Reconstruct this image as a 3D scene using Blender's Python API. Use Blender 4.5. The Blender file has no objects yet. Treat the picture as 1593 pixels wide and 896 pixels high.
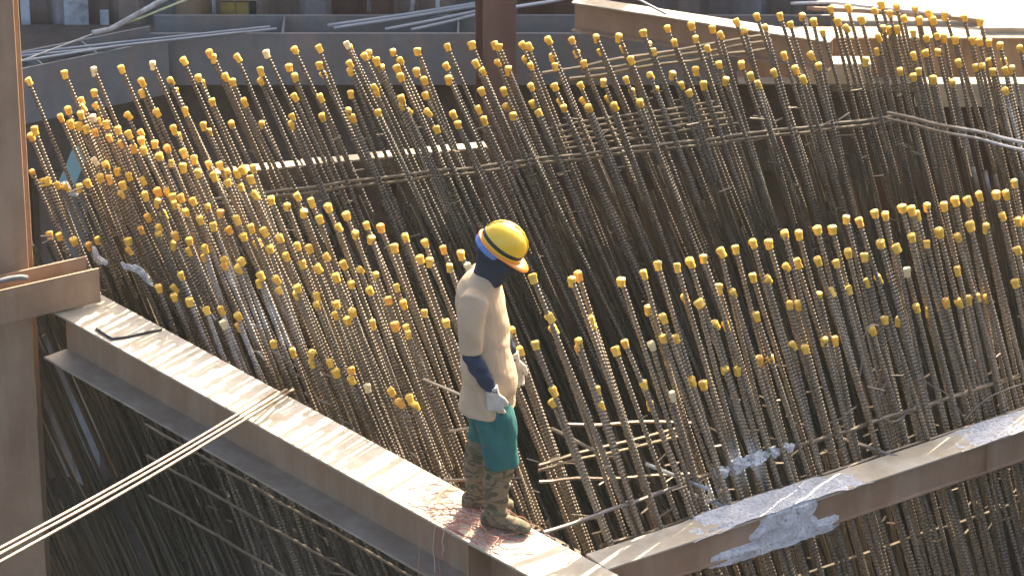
import bpy, bmesh, math, random
import numpy as np
from mathutils import Vector, Matrix, Quaternion, noise

random.seed(11)
RNG = np.random.default_rng(5)
scene = bpy.context.scene
C = scene.collection
R = math.radians

# ------------------------------------------------------------------ camera, sky, sun, exposure
FPX, PITCH, CAM_H = 6000.0, R(25), 9.54
cam_d = bpy.data.cameras.new('camera')
cam_d.sensor_width = 36.0
cam_d.lens = FPX / 1593.0 * 36.0
cam_d.clip_start = 0.5
cam_d.clip_end = 2000
cam = bpy.data.objects.new('camera', cam_d)
C.objects.link(cam)
cam.location = (0, 0, CAM_H)
cam.rotation_euler = (R(90) - PITCH, 0, 0)
scene.camera = cam

SUN_EL = R(35)
SUN_AZ = Vector((0.42, 0.9075))            # towards the sun, in plan: behind and to the right
world = bpy.data.worlds.new('World')
scene.world = world
world.use_nodes = True
wn = world.node_tree
sky = wn.nodes.new('ShaderNodeTexSky')
sky.sky_type = 'NISHITA'
sky.sun_disc = False
sky.sun_elevation = SUN_EL
sky.sun_rotation = math.atan2(SUN_AZ.x, SUN_AZ.y)
sky.dust_density = 6.0
sky.air_density = 0.7
sky.ozone_density = 0.4
wn.links.new(sky.outputs[0], wn.nodes['Background'].inputs[0])
wn.nodes['Background'].inputs[1].default_value = 0.15
sun_d = bpy.data.lights.new('sun', 'SUN')
sun_d.energy = 5.0
sun_d.angle = R(0.5)
sun_d.color = (1.0, 0.89, 0.68)
sun = bpy.data.objects.new('sun', sun_d)
C.objects.link(sun)
to_sun = Vector((SUN_AZ.x * math.cos(SUN_EL), SUN_AZ.y * math.cos(SUN_EL), math.sin(SUN_EL))).normalized()
sun.rotation_euler = to_sun.to_track_quat('Z', 'Y').to_euler()
sun.location = (6, 30, 14)
vs = scene.view_settings
vs.view_transform = 'Standard'
vs.look = 'None'
vs.exposure = 1.9
vs.gamma = 1.0

# ------------------------------------------------------------------ projection helper: a pixel of the photograph onto a real plane
FWD = np.array([0, math.cos(PITCH), -math.sin(PITCH)])
UPV = np.array([0, math.sin(PITCH), math.cos(PITCH)])
CAM = np.array([0, 0, CAM_H])
def ray(x, y):
    return np.array([1.0, 0, 0]) * (x - 796.5) / FPX + UPV * (448 - y) / FPX + FWD
def on_z(x, y, z=0.0):
    d = ray(x, y)
    return CAM + d * (z - CAM_H) / d[2]
def on_plane(x, y, n, c):                 # vertical plane n.xy = c
    d = ray(x, y)
    return CAM + d * (c - n[0] * CAM[0] - n[1] * CAM[1]) / (n[0] * d[0] + n[1] * d[1])
def pix(p):
    d = np.asarray(p, float) - CAM
    w = d @ FWD
    return 796.5 + FPX * d[0] / w, 448 - FPX * (d @ UPV) / w

# ------------------------------------------------------------------ materials
def mat(name, base, rough=0.7, metal=0.0, spec=0.5):
    m = bpy.data.materials.new(name)
    m.use_nodes = True
    b = m.node_tree.nodes['Principled BSDF']
    b.inputs['Base Color'].default_value = (*base, 1)
    b.inputs['Roughness'].default_value = rough
    b.inputs['Metallic'].default_value = metal
    b.inputs['Specular IOR Level'].default_value = spec
    return m
def nd(m, t, **kw):
    n = m.node_tree.nodes.new(t)
    for k, v in kw.items():
        setattr(n, k, v)
    return n
def lk(m, a, b):
    m.node_tree.links.new(a, b)
def coords(m, kind='pos', scale=(1, 1, 1), rot=(0, 0, 0)):
    mp = nd(m, 'ShaderNodeMapping')
    mp.inputs['Scale'].default_value = scale
    mp.inputs['Rotation'].default_value = rot
    if kind == 'pos':
        lk(m, nd(m, 'ShaderNodeNewGeometry').outputs['Position'], mp.inputs[0])
    else:
        lk(m, nd(m, 'ShaderNodeTexCoord').outputs['Object'], mp.inputs[0])
    return mp.outputs[0]
def noise_fac(m, scale, lo, hi, detail=5.0, rough=0.6, vec=None, dist=0.0):
    t = nd(m, 'ShaderNodeTexNoise')
    t.inputs['Scale'].default_value = scale
    t.inputs['Detail'].default_value = detail
    t.inputs['Roughness'].default_value = rough
    t.inputs['Distortion'].default_value = dist
    lk(m, vec if vec is not None else coords(m), t.inputs['Vector'])
    r = nd(m, 'ShaderNodeMapRange')
    r.inputs[1].default_value = lo
    r.inputs[2].default_value = hi
    lk(m, t.outputs[0], r.inputs[0])
    return r.outputs[0]
def mixc(m, fac, a, b, blend='MIX'):
    x = nd(m, 'ShaderNodeMix', data_type='RGBA', blend_type=blend)
    if isinstance(fac, (int, float)):
        x.inputs[0].default_value = fac
    else:
        lk(m, fac, x.inputs[0])
    for v, i in ((a, 6), (b, 7)):
        if isinstance(v, tuple):
            x.inputs[i].default_value = (*v, 1)
        else:
            lk(m, v, x.inputs[i])
    return x.outputs[2]
def math_n(m, op, a, b=None):
    x = nd(m, 'ShaderNodeMath', operation=op)
    x.use_clamp = op in ('MULTIPLY', 'ADD', 'SUBTRACT', 'MAXIMUM')
    for i, v in enumerate((a, b)):
        if v is None:
            continue
        if isinstance(v, (int, float)):
            x.inputs[i].default_value = v
        else:
            lk(m, v, x.inputs[i])
    return x.outputs[0]
def set_col(m, sock):
    lk(m, sock, m.node_tree.nodes['Principled BSDF'].inputs['Base Color'])
def bump(m, sock, strength=0.3, dist=0.01):
    b = nd(m, 'ShaderNodeBump')
    b.inputs['Strength'].default_value = strength
    b.inputs['Distance'].default_value = dist
    lk(m, sock, b.inputs['Height'])
    lk(m, b.outputs[0], m.node_tree.nodes['Principled BSDF'].inputs['Normal'])

def steel(name, a, b, pale, pale_amt=0.5, rough=0.65, metal=0.15):
    """rolled steel: two tones of rust and mill scale, pale dried-cement dust in patches, vertical streaks"""
    m = mat(name, a, rough, metal)
    f1 = noise_fac(m, 2.2, 0.35, 0.68, 8, 0.65)
    f2 = noise_fac(m, 14, 0.3, 0.75, 6, 0.7)
    f3 = noise_fac(m, 1.0, 0.45, 0.70, 6, 0.6, coords(m, 'pos', (6, 6, 0.9)))
    c = mixc(m, f1, a, b)
    c = mixc(m, math_n(m, 'MULTIPLY', f2, 0.45), c, tuple(x * 0.55 for x in a))
    c = mixc(m, math_n(m, 'MULTIPLY', f3, pale_amt), c, pale)
    set_col(m, c)
    bump(m, f2, 0.25, 0.004)
    return m
M = {}
M['rust'] = steel('rusty_steel', (0.385, 0.250, 0.150), (0.265, 0.158, 0.090), (0.45, 0.35, 0.24), 0.45)
M['rust_red'] = steel('red_brown_steel', (0.215, 0.115, 0.085), (0.150, 0.078, 0.058), (0.25, 0.18, 0.14), 0.25)
M['rust_dusty'] = steel('dusty_rusty_steel', (0.44, 0.355, 0.235), (0.50, 0.42, 0.30), (0.58, 0.52, 0.42), 0.6, 0.75, 0.0)
M['flange_grey'] = steel('grey_dusty_steel', (0.35, 0.29, 0.22), (0.27, 0.20, 0.145), (0.44, 0.39, 0.32), 0.6)
M['blue_grey'] = steel('blue_grey_steel', (0.215, 0.240, 0.245), (0.225, 0.195, 0.170), (0.34, 0.24, 0.18), 0.45)
M['sheet'] = steel('sheet_pile_steel', (0.31, 0.24, 0.185), (0.23, 0.17, 0.13), (0.44, 0.42, 0.38), 0.45)
M['sheet_pale'] = steel('cement_washed_sheet_pile', (0.34, 0.33, 0.31), (0.22, 0.18, 0.15), (0.44, 0.45, 0.45), 0.6)
M['galv'] = mat('pale_pipe_metal', (0.55, 0.56, 0.56), 0.45, 0.4)
M['rod'] = mat('pale_steel_rod', (0.50, 0.40, 0.31), 0.4, 0.35)
f = noise_fac(M['rod'], 9, 0.3, 0.7)
set_col(M['rod'], mixc(M['rod'], f, (0.34, 0.25, 0.17), (0.17, 0.11, 0.07)))
M['pale_paint'] = mat('chalky_pale_paint', (0.45, 0.50, 0.52), 0.8)
f = noise_fac(M['pale_paint'], 5, 0.45, 0.7, 8, 0.7)
set_col(M['pale_paint'], mixc(M['pale_paint'], f, (0.46, 0.51, 0.53), (0.20, 0.19, 0.18)))
M['yellow_board'] = mat('dull_yellow_board', (0.34, 0.25, 0.06), 0.75)
f = noise_fac(M['yellow_board'], 8, 0.4, 0.75, 6)
set_col(M['yellow_board'], mixc(M['yellow_board'], f, (0.36, 0.27, 0.07), (0.16, 0.12, 0.05)))
M['hose'] = mat('dark_grey_hose', (0.075, 0.085, 0.095), 0.7)
M['wire'] = mat('dull_wire', (0.22, 0.19, 0.16), 0.5, 0.4)
M['dark'] = mat('dark_rubber', (0.03, 0.03, 0.033), 0.6)
M['cable_grey'] = mat('grey_cable_sheath', (0.30, 0.32, 0.33), 0.6)
M['cable_green'] = mat('pale_green_cable_sheath', (0.50, 0.55, 0.30), 0.5)
M['teal_sheet'] = mat('faded_teal_plastic', (0.13, 0.24, 0.23), 0.6)
M['white_sheet'] = mat('dusty_white_plastic', (0.60, 0.61, 0.57), 0.6)
set_col(M['white_sheet'], mixc(M['white_sheet'], noise_fac(M['white_sheet'], 18, 0.4, 0.65, 6), (0.50, 0.50, 0.46), (0.28, 0.25, 0.21)))
M['cream_board'] = mat('cream_board', (0.66, 0.60, 0.46), 0.8)
f = noise_fac(M['cream_board'], 6, 0.4, 0.7)
set_col(M['cream_board'], mixc(M['cream_board'], f, (0.46, 0.38, 0.25), (0.33, 0.27, 0.18)))
# earth floor of the pit, in a very dark brown
M['earth'] = mat('dark_earth', (0.06, 0.05, 0.04), 0.9)
f = noise_fac(M['earth'], 1.7, 0.3, 0.7, 8)
set_col(M['earth'], mixc(M['earth'], f, (0.060, 0.047, 0.035), (0.030, 0.024, 0.018)))
bump(M['earth'], noise_fac(M['earth'], 9, 0.2, 0.8, 8), 0.6, 0.05)
M['concrete'] = mat('raw_concrete', (0.30, 0.28, 0.25), 0.9)
f = noise_fac(M['concrete'], 4, 0.3, 0.7, 8)
set_col(M['concrete'], mixc(M['concrete'], f, (0.34, 0.32, 0.28), (0.20, 0.18, 0.155)))
bump(M['concrete'], noise_fac(M['concrete'], 40, 0.3, 0.7, 5), 0.3, 0.004)
M['mud'] = mat('mud_stained_concrete', (0.12, 0.09, 0.07), 0.9)
f = noise_fac(M['mud'], 3, 0.3, 0.7, 8)
set_col(M['mud'], mixc(M['mud'], f, (0.15, 0.115, 0.088), (0.08, 0.06, 0.046)))
bump(M['mud'], noise_fac(M['mud'], 20, 0.3, 0.7, 6), 0.5, 0.01)
# dried grout
M['grout'] = mat('dried_white_grout', (0.62, 0.62, 0.62), 0.9)
f = noise_fac(M['grout'], 60, 0.52, 0.66, 4, 0.7)
f2 = noise_fac(M['grout'], 6, 0.35, 0.7, 6)
g = mixc(M['grout'], f2, (0.70, 0.70, 0.69), (0.54, 0.53, 0.52))
set_col(M['grout'], mixc(M['grout'], f, g, (0.33, 0.31, 0.29)))
bump(M['grout'], noise_fac(M['grout'], 45, 0.3, 0.7, 8), 0.8, 0.012)
# reinforcing bars: brown steel, dried grout where the pour has splashed them
SPLASH = []                                # (centre, radius), filled before the material is used
def rebar_material(name, a, b):
    m = mat(name, a, 0.38, 0.35)
    f1 = noise_fac(m, 3.0, 0.35, 0.7, 5)
    f2 = noise_fac(m, 0.9, 0.42, 0.66, 4)
    c = mixc(m, f1, a, b)
    c = mixc(m, math_n(m, 'MULTIPLY', f2, 0.5), c, (0.25, 0.175, 0.105))
    geo = nd(m, 'ShaderNodeNewGeometry')
    brk = noise_fac(m, 7.0, 0.30, 0.62, 6, 0.7)
    tot = None
    for (cx, cy, cz), rad, amt in SPLASH:
        d = nd(m, 'ShaderNodeVectorMath', operation='DISTANCE')
        lk(m, geo.outputs['Position'], d.inputs[0])
        d.inputs[1].default_value = (cx, cy, cz)
        mr = nd(m, 'ShaderNodeMapRange')
        mr.inputs[1].default_value = rad
        mr.inputs[2].default_value = rad * 0.25
        mr.inputs[4].default_value = amt
        lk(m, d.outputs['Value'], mr.inputs[0])
        tot = mr.outputs[0] if tot is None else math_n(m, 'MAXIMUM', tot, mr.outputs[0])
    k = math_n(m, 'MULTIPLY', tot, brk)
    set_col(m, mixc(m, k, c, (0.56, 0.56, 0.55)))
    b_ = m.node_tree.nodes['Principled BSDF']
    lk(m, math_n(m, 'SUBTRACT', 0.48, k), b_.inputs['Metallic'])
    rr = nd(m, 'ShaderNodeMapRange')
    rr.inputs[3].default_value = 0.34
    rr.inputs[4].default_value = 0.85
    lk(m, k, rr.inputs[0])
    lk(m, rr.outputs[0], b_.inputs['Roughness'])
    bump(m, noise_fac(m, 60, 0.3, 0.7, 3), 0.2, 0.002)
    return m
def cap_material(name, a, b, dusty):
    m = mat(name, a, 0.45, 0.0, 0.4)
    f1 = noise_fac(m, 55, 0.40, 0.72, 3)
    oi = nd(m, 'ShaderNodeObjectInfo')
    gi = nd(m, 'ShaderNodeNewGeometry')
    rnd = math_n(m, 'MAXIMUM', oi.outputs['Random'], gi.outputs['Random Per Island'])
    c = mixc(m, rnd, a, b)
    set_col(m, mixc(m, math_n(m, 'MULTIPLY', f1, 0.5), c, dusty))
    return m
M['cap_yellow'] = cap_material('yellow_cap_plastic', (0.72, 0.395, 0.028), (0.80, 0.49, 0.06), (0.48, 0.32, 0.10))
M['cap_orange'] = cap_material('orange_cap_plastic', (0.82, 0.36, 0.03), (0.78, 0.40, 0.05), (0.50, 0.30, 0.12))
M['cap_pale'] = cap_material('dusty_pale_cap_plastic', (0.72, 0.55, 0.24), (0.66, 0.54, 0.30), (0.60, 0.54, 0.40))

# ------------------------------------------------------------------ mesh helpers
class MB:
    def __init__(self):
        self.v, self.f = [], []
    def add(self, vs_, fs_):
        o = len(self.v)
        self.v += [tuple(p) for p in vs_]
        self.f += [tuple(i + o for i in q) for q in fs_]
        return self
    def box(self, lo, hi, fr=None):
        vs_ = [Vector((x, y, z)) for z in (lo[2], hi[2]) for y in (lo[1], hi[1]) for x in (lo[0], hi[0])]
        if fr is not None:
            vs_ = [fr @ p for p in vs_]
        return self.add(vs_, [(0, 2, 3, 1), (4, 5, 7, 6), (0, 1, 5, 4), (2, 6, 7, 3), (0, 4, 6, 2), (1, 3, 7, 5)])
    def tube(self, path, rad, sides=8, cap=True):
        path = [Vector(p) for p in path]
        n = len(path)
        rad = rad if hasattr(rad, '__len__') else [rad] * n
        ref = None
        vs_ = []
        for i, p in enumerate(path):
            t = (path[min(i + 1, n - 1)] - path[max(i - 1, 0)]).normalized()
            if ref is None:
                ref = Vector((0, 0, 1)) if abs(t.z) < 0.9 else Vector((1, 0, 0))
            a = (ref - t * ref.dot(t)).normalized()
            ref = a
            b = t.cross(a)
            for k in range(sides):
                th = 2 * math.pi * k / sides
                vs_.append(p + (a * math.cos(th) + b * math.sin(th)) * rad[i])
        fs_ = [(i * sides + k, i * sides + (k + 1) % sides, (i + 1) * sides + (k + 1) % sides, (i + 1) * sides + k)
               for i in range(n - 1) for k in range(sides)]
        if cap:
            fs_ += [tuple(range(sides))[::-1], tuple((n - 1) * sides + k for k in range(sides))]
        return self.add(vs_, fs_)
    def loft(self, secs, sides=20):
        """secs: (centre, half-axis vector a, half-axis vector b)"""
        vs_ = []
        for c, a, b in secs:
            c, a, b = Vector(c), Vector(a), Vector(b)
            for k in range(sides):
                th = 2 * math.pi * k / sides
                vs_.append(c + a * math.cos(th) + b * math.sin(th))
        n = len(secs)
        fs_ = [(i * sides + k, i * sides + (k + 1) % sides, (i + 1) * sides + (k + 1) % sides, (i + 1) * sides + k)
               for i in range(n - 1) for k in range(sides)]
        fs_ += [tuple(range(sides))[::-1], tuple((n - 1) * sides + k for k in range(sides))]
        return self.add(vs_, fs_)
    def mesh(self, name, material, smooth=False):
        me = bpy.data.meshes.new(name)
        me.from_pydata([tuple(p) for p in self.v], [], self.f)
        bm = bmesh.new()
        bm.from_mesh(me)
        bmesh.ops.recalc_face_normals(bm, faces=bm.faces)
        bm.to_mesh(me)
        bm.free()
        me.materials.append(material)
        if smooth:
            me.polygons.foreach_set('use_smooth', [True] * len(me.polygons))
        return me
    def build(self, name, material, parent=None, smooth=False, bevel=0):
        o = bpy.data.objects.new(name, self.mesh(name, material, smooth))
        C.objects.link(o)
        if parent is not None:
            o.parent = parent
            if parent.type == 'EMPTY' or True:
                o.matrix_parent_inverse = parent.matrix_world_inv if hasattr(parent, 'matrix_world_inv') else mw(parent).inverted()
        if bevel:
            b = o.modifiers.new('bevel', 'BEVEL')
            b.width = bevel
            b.segments = 2
            b.limit_method = 'ANGLE'
        return o
def mw(o):
    m = Matrix.LocRotScale(o.location, o.rotation_euler, o.scale)
    if o.parent is not None:
        m = mw(o.parent) @ o.matrix_parent_inverse @ m
    return m
def thing(name, label, cat, loc=(0, 0, 0), group=None):
    o = bpy.data.objects.new(name, None)
    o.empty_display_size = 0.1
    C.objects.link(o)
    o.location = loc
    return tag(o, label, cat, group)
def tag(o, label, cat, group=None, kind=None):
    o['label'] = label
    o['category'] = cat
    if group:
        o['group'] = group
    if kind:
        o['kind'] = kind
    return o
def frame_from(A, u):
    """matrix: local x along u (horizontal), local y its left-hand normal, local z up, origin A"""
    u = Vector((u[0], u[1], 0)).normalized()
    n = Vector((-u.y, u.x, 0))
    m = Matrix((( u.x, n.x, 0, A[0]), (u.y, n.y, 0, A[1]), (0, 0, 1, A[2] if len(A) > 2 else 0), (0, 0, 0, 1)))
    return m
def remesh(mb, name, voxel, smooth_iters=4, displace=None):
    """one continuous surface from overlapping lofts"""
    me = mb.mesh(name + '_raw', None_mat)
    o = bpy.data.objects.new('tmp', me)
    C.objects.link(o)
    r = o.modifiers.new('r', 'REMESH')
    r.mode = 'VOXEL'
    r.voxel_size = voxel
    s = o.modifiers.new('s', 'SMOOTH')
    s.factor = 0.5
    s.iterations = smooth_iters
    dg = bpy.context.evaluated_depsgraph_get()
    ev = o.evaluated_get(dg)
    out = bpy.data.meshes.new_from_object(ev)
    bpy.data.objects.remove(o)
    if displace:
        nv = len(out.vertices)
        co = [v.co.copy() for v in out.vertices]
        no = [v.normal.copy() for v in out.vertices]
        for i in range(nv):
            out.vertices[i].co = co[i] + no[i] * displace(co[i], no[i])
    out.name = name
    out.polygons.foreach_set('use_smooth', [True] * len(out.polygons))
    return out
None_mat = mat('unused_clay', (0.5, 0.5, 0.5))
def put_mesh(name, me, material, parent):
    me.materials.clear()
    me.materials.append(material)
    o = bpy.data.objects.new(name, me)
    C.objects.link(o)
    o.parent = parent
    return o

# ------------------------------------------------------------------ the setting
FLOOR_Z = -4.0
mb = MB()
xs = np.linspace(-30, 30, 61)
ys = np.linspace(-12, 75, 88)
vv = [(x, y, FLOOR_Z + 0.10 * noise.noise(Vector((x * 0.6, y * 0.6, 0)))) for y in ys for x in xs]
ff = [(j * 61 + i, j * 61 + i + 1, (j + 1) * 61 + i + 1, (j + 1) * 61 + i) for j in range(87) for i in range(60)]
mb.add(vv, ff)
fl = mb.build('pit_floor', M['earth'], smooth=True)
fl['kind'] = 'structure'

# beam lines at the strut level, z = 0 is the top of the struts
LA, LU = on_z(107, 498), Vector((0.660, -0.751))        # near edge of the left strut's top flange, running right and towards us
LU.normalize()
LN = Vector((-LU.y, LU.x))                               # away from us, to the upper right
RA, RU = on_z(950, 883), Vector((0.831, 0.5562))
RU.normalize()
RN = Vector((-RU.y, RU.x))
L_W, R_W = 0.345, 0.190
cL = LN.x * LA[0] + LN.y * LA[1] + L_W                    # plane of the far edge
cR = RN.x * RA[0] + RN.y * RA[1] + R_W

def h_beam(name, label, fr, x0, x1, width, depth, tf=0.014, tw=0.011, web_y=None, mats=('rust_dusty', 'rust', 'flange_grey'), stiff=(), cat='steel beam', group=None, bevel=0.003):
    """H section lying along local x, its top at local z = 0, local y from 0 (near edge) to width"""
    t = thing(name, label, cat, fr @ Vector(((x0 + x1) / 2, width / 2, -depth)), group)
    MB().box((x0, 0, -tf), (x1, width, 0), fr).build('top_flange', M[mats[0]], t, bevel=bevel)
    wy = width / 2 if web_y is None else web_y
    MB().box((x0, wy - tw / 2, -depth + tf), (x1, wy + tw / 2, -tf), fr).build('web', M[mats[1]], t)
    MB().box((x0, 0, -depth), (x1, width, -depth + tf), fr).build('bottom_flange', M[mats[2]], t, bevel=bevel)
    for s in stiff:
        for a, b in ((min(0.012, wy * 0.3), wy - tw / 2), (wy + tw / 2, width - 0.012)):
            MB().box((s - 0.006, a, -depth + tf), (s + 0.006, b, -tf), fr).build('stiffener', M[mats[1]], t)
    return t

frL = frame_from((LA[0], LA[1], 0), LU)
lenL0 = -0.28
strutL = h_beam('steel_strut', 'wide rusty steel beam with sunlit striped top that the worker stands on', frL, lenL0, 5.2, L_W, 0.35, stiff=(3.5,))
frR = frame_from((RA[0], RA[1], 0), RU)
strutR = h_beam('steel_strut', 'narrower rusty steel beam crusted with white grout, running to the right edge', frR, -0.02, 4.6, R_W, 0.19, tf=0.012, tw=0.009, web_y=0.026,
                mats=('rust_dusty', 'rust', 'rust'), stiff=(2.50,))
# trim the right strut so that it butts against the left one
for o in strutR.children:
    pass

# grout crust on the right strut
def crust_top(name, fr, x0, x1, w, thick, seed, parent_label):
    nx, ny = int((x1 - x0) / 0.012), int(w / 0.012)
    mb = MB()
    pts, fcs = [], []
    for j in range(ny + 1):
        for i in range(nx + 1):
            x = x0 + (x1 - x0) * i / nx
            y = -0.006 + (w + 0.012) * j / ny
            e = min(x - x0, x1 - x) / 0.28
            n1 = noise.fractal(Vector((x * 7 + seed, y * 7, 0.3)), 0.8, 2.2, 4)
            n2 = noise.noise(Vector((x * 40, y * 40, seed)))
            h = thick * (min(1, e) - 0.35 + 0.75 * n1) + 0.0025 * n2
            pts.append(fr @ Vector((x, y, max(-0.010, h))))
    for j in range(ny):
        for i in range(nx):
            a = j * (nx + 1) + i
            fcs.append((a, a + 1, a + nx + 2, a + nx + 1))
    mb.add(pts, fcs)
    return mb
g = thing('grout_crust', 'lumpy white dried grout caked over the narrower beam right of the worker', 'grout', frR @ Vector((0.8, 0.1, -0.2)))
crust_top('top_crust', frR, 0.52, 1.70, R_W, 0.017, 3.1, '').build('top_crust', M['grout'], g, smooth=True)
# side fill between the flanges
mb = MB()
nx, nz = 80, 26
for j in range(nz + 1):
    for i in range(nx + 1):
        x = 0.64 + 0.86 * i / nx
        z = -0.215 + 0.222 * j / nz
        prof = max(0.0, min(1.0, min((x - 0.95 - 0.35 * (z + 0.1) + 0.06 * noise.noise(Vector((z * 14, 3, 1)))) / 0.03 + 0.5, (1.325 - x + 0.05 * noise.noise(Vector((z * 16, 7, 1)))) / 0.03 + 0.5)))
        low = max(0.0, min(1.0, (-0.150 - z) / 0.02 + 0.5)) * max(0.0, min(1.0, (x - 0.64) / 0.16, (1.50 - x) / 0.12))
        n1 = noise.fractal(Vector((x * 9, z * 9, 4.4)), 0.8, 2.2, 4)
        d = max(prof, low)
        y = 0.0235 - d * (0.032 + 0.012 * n1) + 0.003 * noise.noise(Vector((x * 45, z * 45, 1)))
        if j == nz:
            y, z = 0.03, z + 0.006
        mb.v.append(tuple(frR @ Vector((x, y, z))))
for j in range(nz):
    for i in range(nx):
        a = j * (nx + 1) + i
        mb.f.append((a, a + 1, a + nx + 2, a + nx + 1))
mb.build('side_fill', M['grout'], g, smooth=True)
g2 = thing('grout_crust', 'small white grout splash on the narrower beam near the right edge of the photo', 'grout', frR @ Vector((2.6, 0.1, -0.2)))
crust_top('top_crust', frR, 2.30, 2.95, R_W, 0.009, 8.7, '').build('top_crust', M['grout'], g2, smooth=True)

# ------------------------------------------------------------------ posts and the bracket at the left
def h_post(name, label, x, y, z0, z1, w, d, material, rot=0.0, tf=0.016, cat='steel post'):
    fr = Matrix.Translation((x, y, 0)) @ Matrix.Rotation(rot, 4, 'Z')
    t = thing(name, label, cat, (x, y, z0))
    MB().box((-w / 2, -d / 2, z0), (w / 2, -d / 2 + tf, z1), fr).build('front_flange', M[material], t, bevel=0.003)
    MB().box((-w / 2, d / 2 - tf, z0), (w / 2, d / 2, z1), fr).build('rear_flange', M[material], t, bevel=0.003)
    MB().box((-0.008, -d / 2 + tf, z0), (0.008, d / 2 - tf, z1), fr).build('web', M[material], t)
    return t
h_post('king_post', 'thick grey brown steel post standing at the left edge of the photo', -2.975, 20.40, FLOOR_Z - 0.1, 3.2, 0.35, 0.22, 'rust')
h_post('king_post', 'slim red brown steel post rising behind the rebar above the worker', *(lambda p: (p[0], p[1]))(on_plane(771, 60, (0, 1), 24.02)), FLOOR_Z - 0.1, 2.2, 0.225, 0.225, 'rust_red', rot=R(14))
h_post('king_post', 'distant grey brown post beyond the sunlit beam at the top', *(lambda p: (p[0], p[1]))(on_plane(1133, 10, (0, 1), 26.0)), FLOOR_Z - 0.1, 2.2, 0.15, 0.2, 'rust_red')

B0, B1 = on_z(0, 505, 0.015), on_z(157, 469, 0.015)
bu = Vector((B1[0] - B0[0], B1[1] - B0[1])).normalized()
frB = frame_from((B0[0], B0[1], 0.012), bu)
Lb = (Vector((B1[0], B1[1])) - Vector((B0[0], B0[1]))).length
t = thing('bracket_beam', 'short rusty steel beam on its side across the left end of the striped beam', 'steel beam', frB @ Vector((Lb / 2, 0.1, 0)))
MB().box((-0.8, 0, 0), (Lb, 0.013, 0.215), frB).build('front_flange', M['rust'], t, bevel=0.003)
MB().box((-0.8, 0.187, 0), (Lb, 0.20, 0.215), frB).build('rear_flange', M['rust'], t, bevel=0.003)
MB().box((-0.8, 0.013, 0.10), (Lb, 0.187, 0.112), frB).build('web', M['rust'], t)
# dark hose lying in the bracket
p = [frB @ Vector((x, 0.07 + 0.03 * math.sin(x * 6), 0.135 + 0.05 * max(0, 0.05 - x) ** 0.5 + z)) for x, z in ((-0.8, 0.10), (-0.3, 0.10), (-0.1, 0.10), (0.05, 0.10), (0.12, 0.095), (0.18, 0.085), (0.22, 0.07))]
tag(MB().tube(p, 0.018, 10).build('hose', M['hose'], smooth=True), 'grey hose end lying on the short beam at the left post', 'hose')

# ------------------------------------------------------------------ background: sheet piles, walers, struts, cables
t = thing('sheet_pile_wall', 'brown steel sheet pile wall of folded panels along the top left', 'sheet pile wall', (-1.5, 25.5, FLOOR_Z))
SPY = 25.55
px_ = -7.0
k = 0
while px_ < 2.25:
    w = 0.22
    off = 0.0 if k % 2 else 0.13
    prof = [(0, 0.065), (0.04, off), (0.18, off), (0.22, 0.065)]
    mb = MB()
    vs_ = []
    for z in (FLOOR_Z - 0.2, 1.55):
        for (a, b) in prof:
            vs_.append((px_ + a + 0.001, SPY + b, z))
        for (a, b) in reversed(prof):
            vs_.append((px_ + a + 0.001, SPY + b + 0.012, z))
    fs_ = [(i, (i + 1) % 8, 8 + (i + 1) % 8, 8 + i) for i in range(8)]
    mb.add(vs_, fs_)
    mb.build('sheet_pile', M[random.choice(['sheet', 'sheet', 'rust', 'blue_grey', 'sheet', 'rust_red', 'sheet_pale'])], t)
    px_ += w
    k += 1

def pile_run(name, label, p0, p1, z1, w=0.44):
    p0, p1 = Vector(p0), Vector(p1)
    fr = frame_from((p0.x, p0.y, 0), (p1 - p0).normalized())
    t = thing(name, label, 'sheet pile wall', (p0.x, p0.y, FLOOR_Z))
    n = int((p1 - p0).length / w)
    for k in range(n):
        off = 0.0 if k % 2 else 0.16
        prof = [(0.001, 0.08), (0.06, off), (w - 0.06, off), (w - 0.001, 0.08)]
        vs_ = []
        for z in (FLOOR_Z - 0.2, z1):
            vs_ += [fr @ Vector((k * w + a, b, z)) for a, b in prof] + [fr @ Vector((k * w + a, b + 0.012, z)) for a, b in reversed(prof)]
        MB().add(vs_, [(i, (i + 1) % 8, 8 + (i + 1) % 8, 8 + i) for i in range(8)]).build('sheet_pile', M[random.choice(['sheet', 'rust', 'rust_red'])], t)
pile_run('sheet_pile_wall', 'lower dark sheet pile wall added beyond the hoarding at the top right to shade the pit', (2.3, 26.45), (6.5, 26.45), 1.0)  # added to keep the sun off the pit floor behind the far bars
pile_run('sheet_pile_wall', 'unseen sheet pile wall added on the right to shade the pit floor', (5.6, 26.3), (5.6, 12.0), 1.3)  # out of view, added so that the pit floor lies in shade

def plane_beam(name, label, p0, p1, z, width, depth, mats, cat='steel beam', tf=0.014, stiff=()):
    p0, p1 = Vector((p0[0], p0[1])), Vector((p1[0], p1[1]))
    u = (p1 - p0).normalized()
    fr = frame_from((p0.x, p0.y, z), u)
    return h_beam(name, label, fr, 0, (p1 - p0).length, width, depth, tf=tf, mats=mats, cat=cat, stiff=stiff), fr

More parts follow.
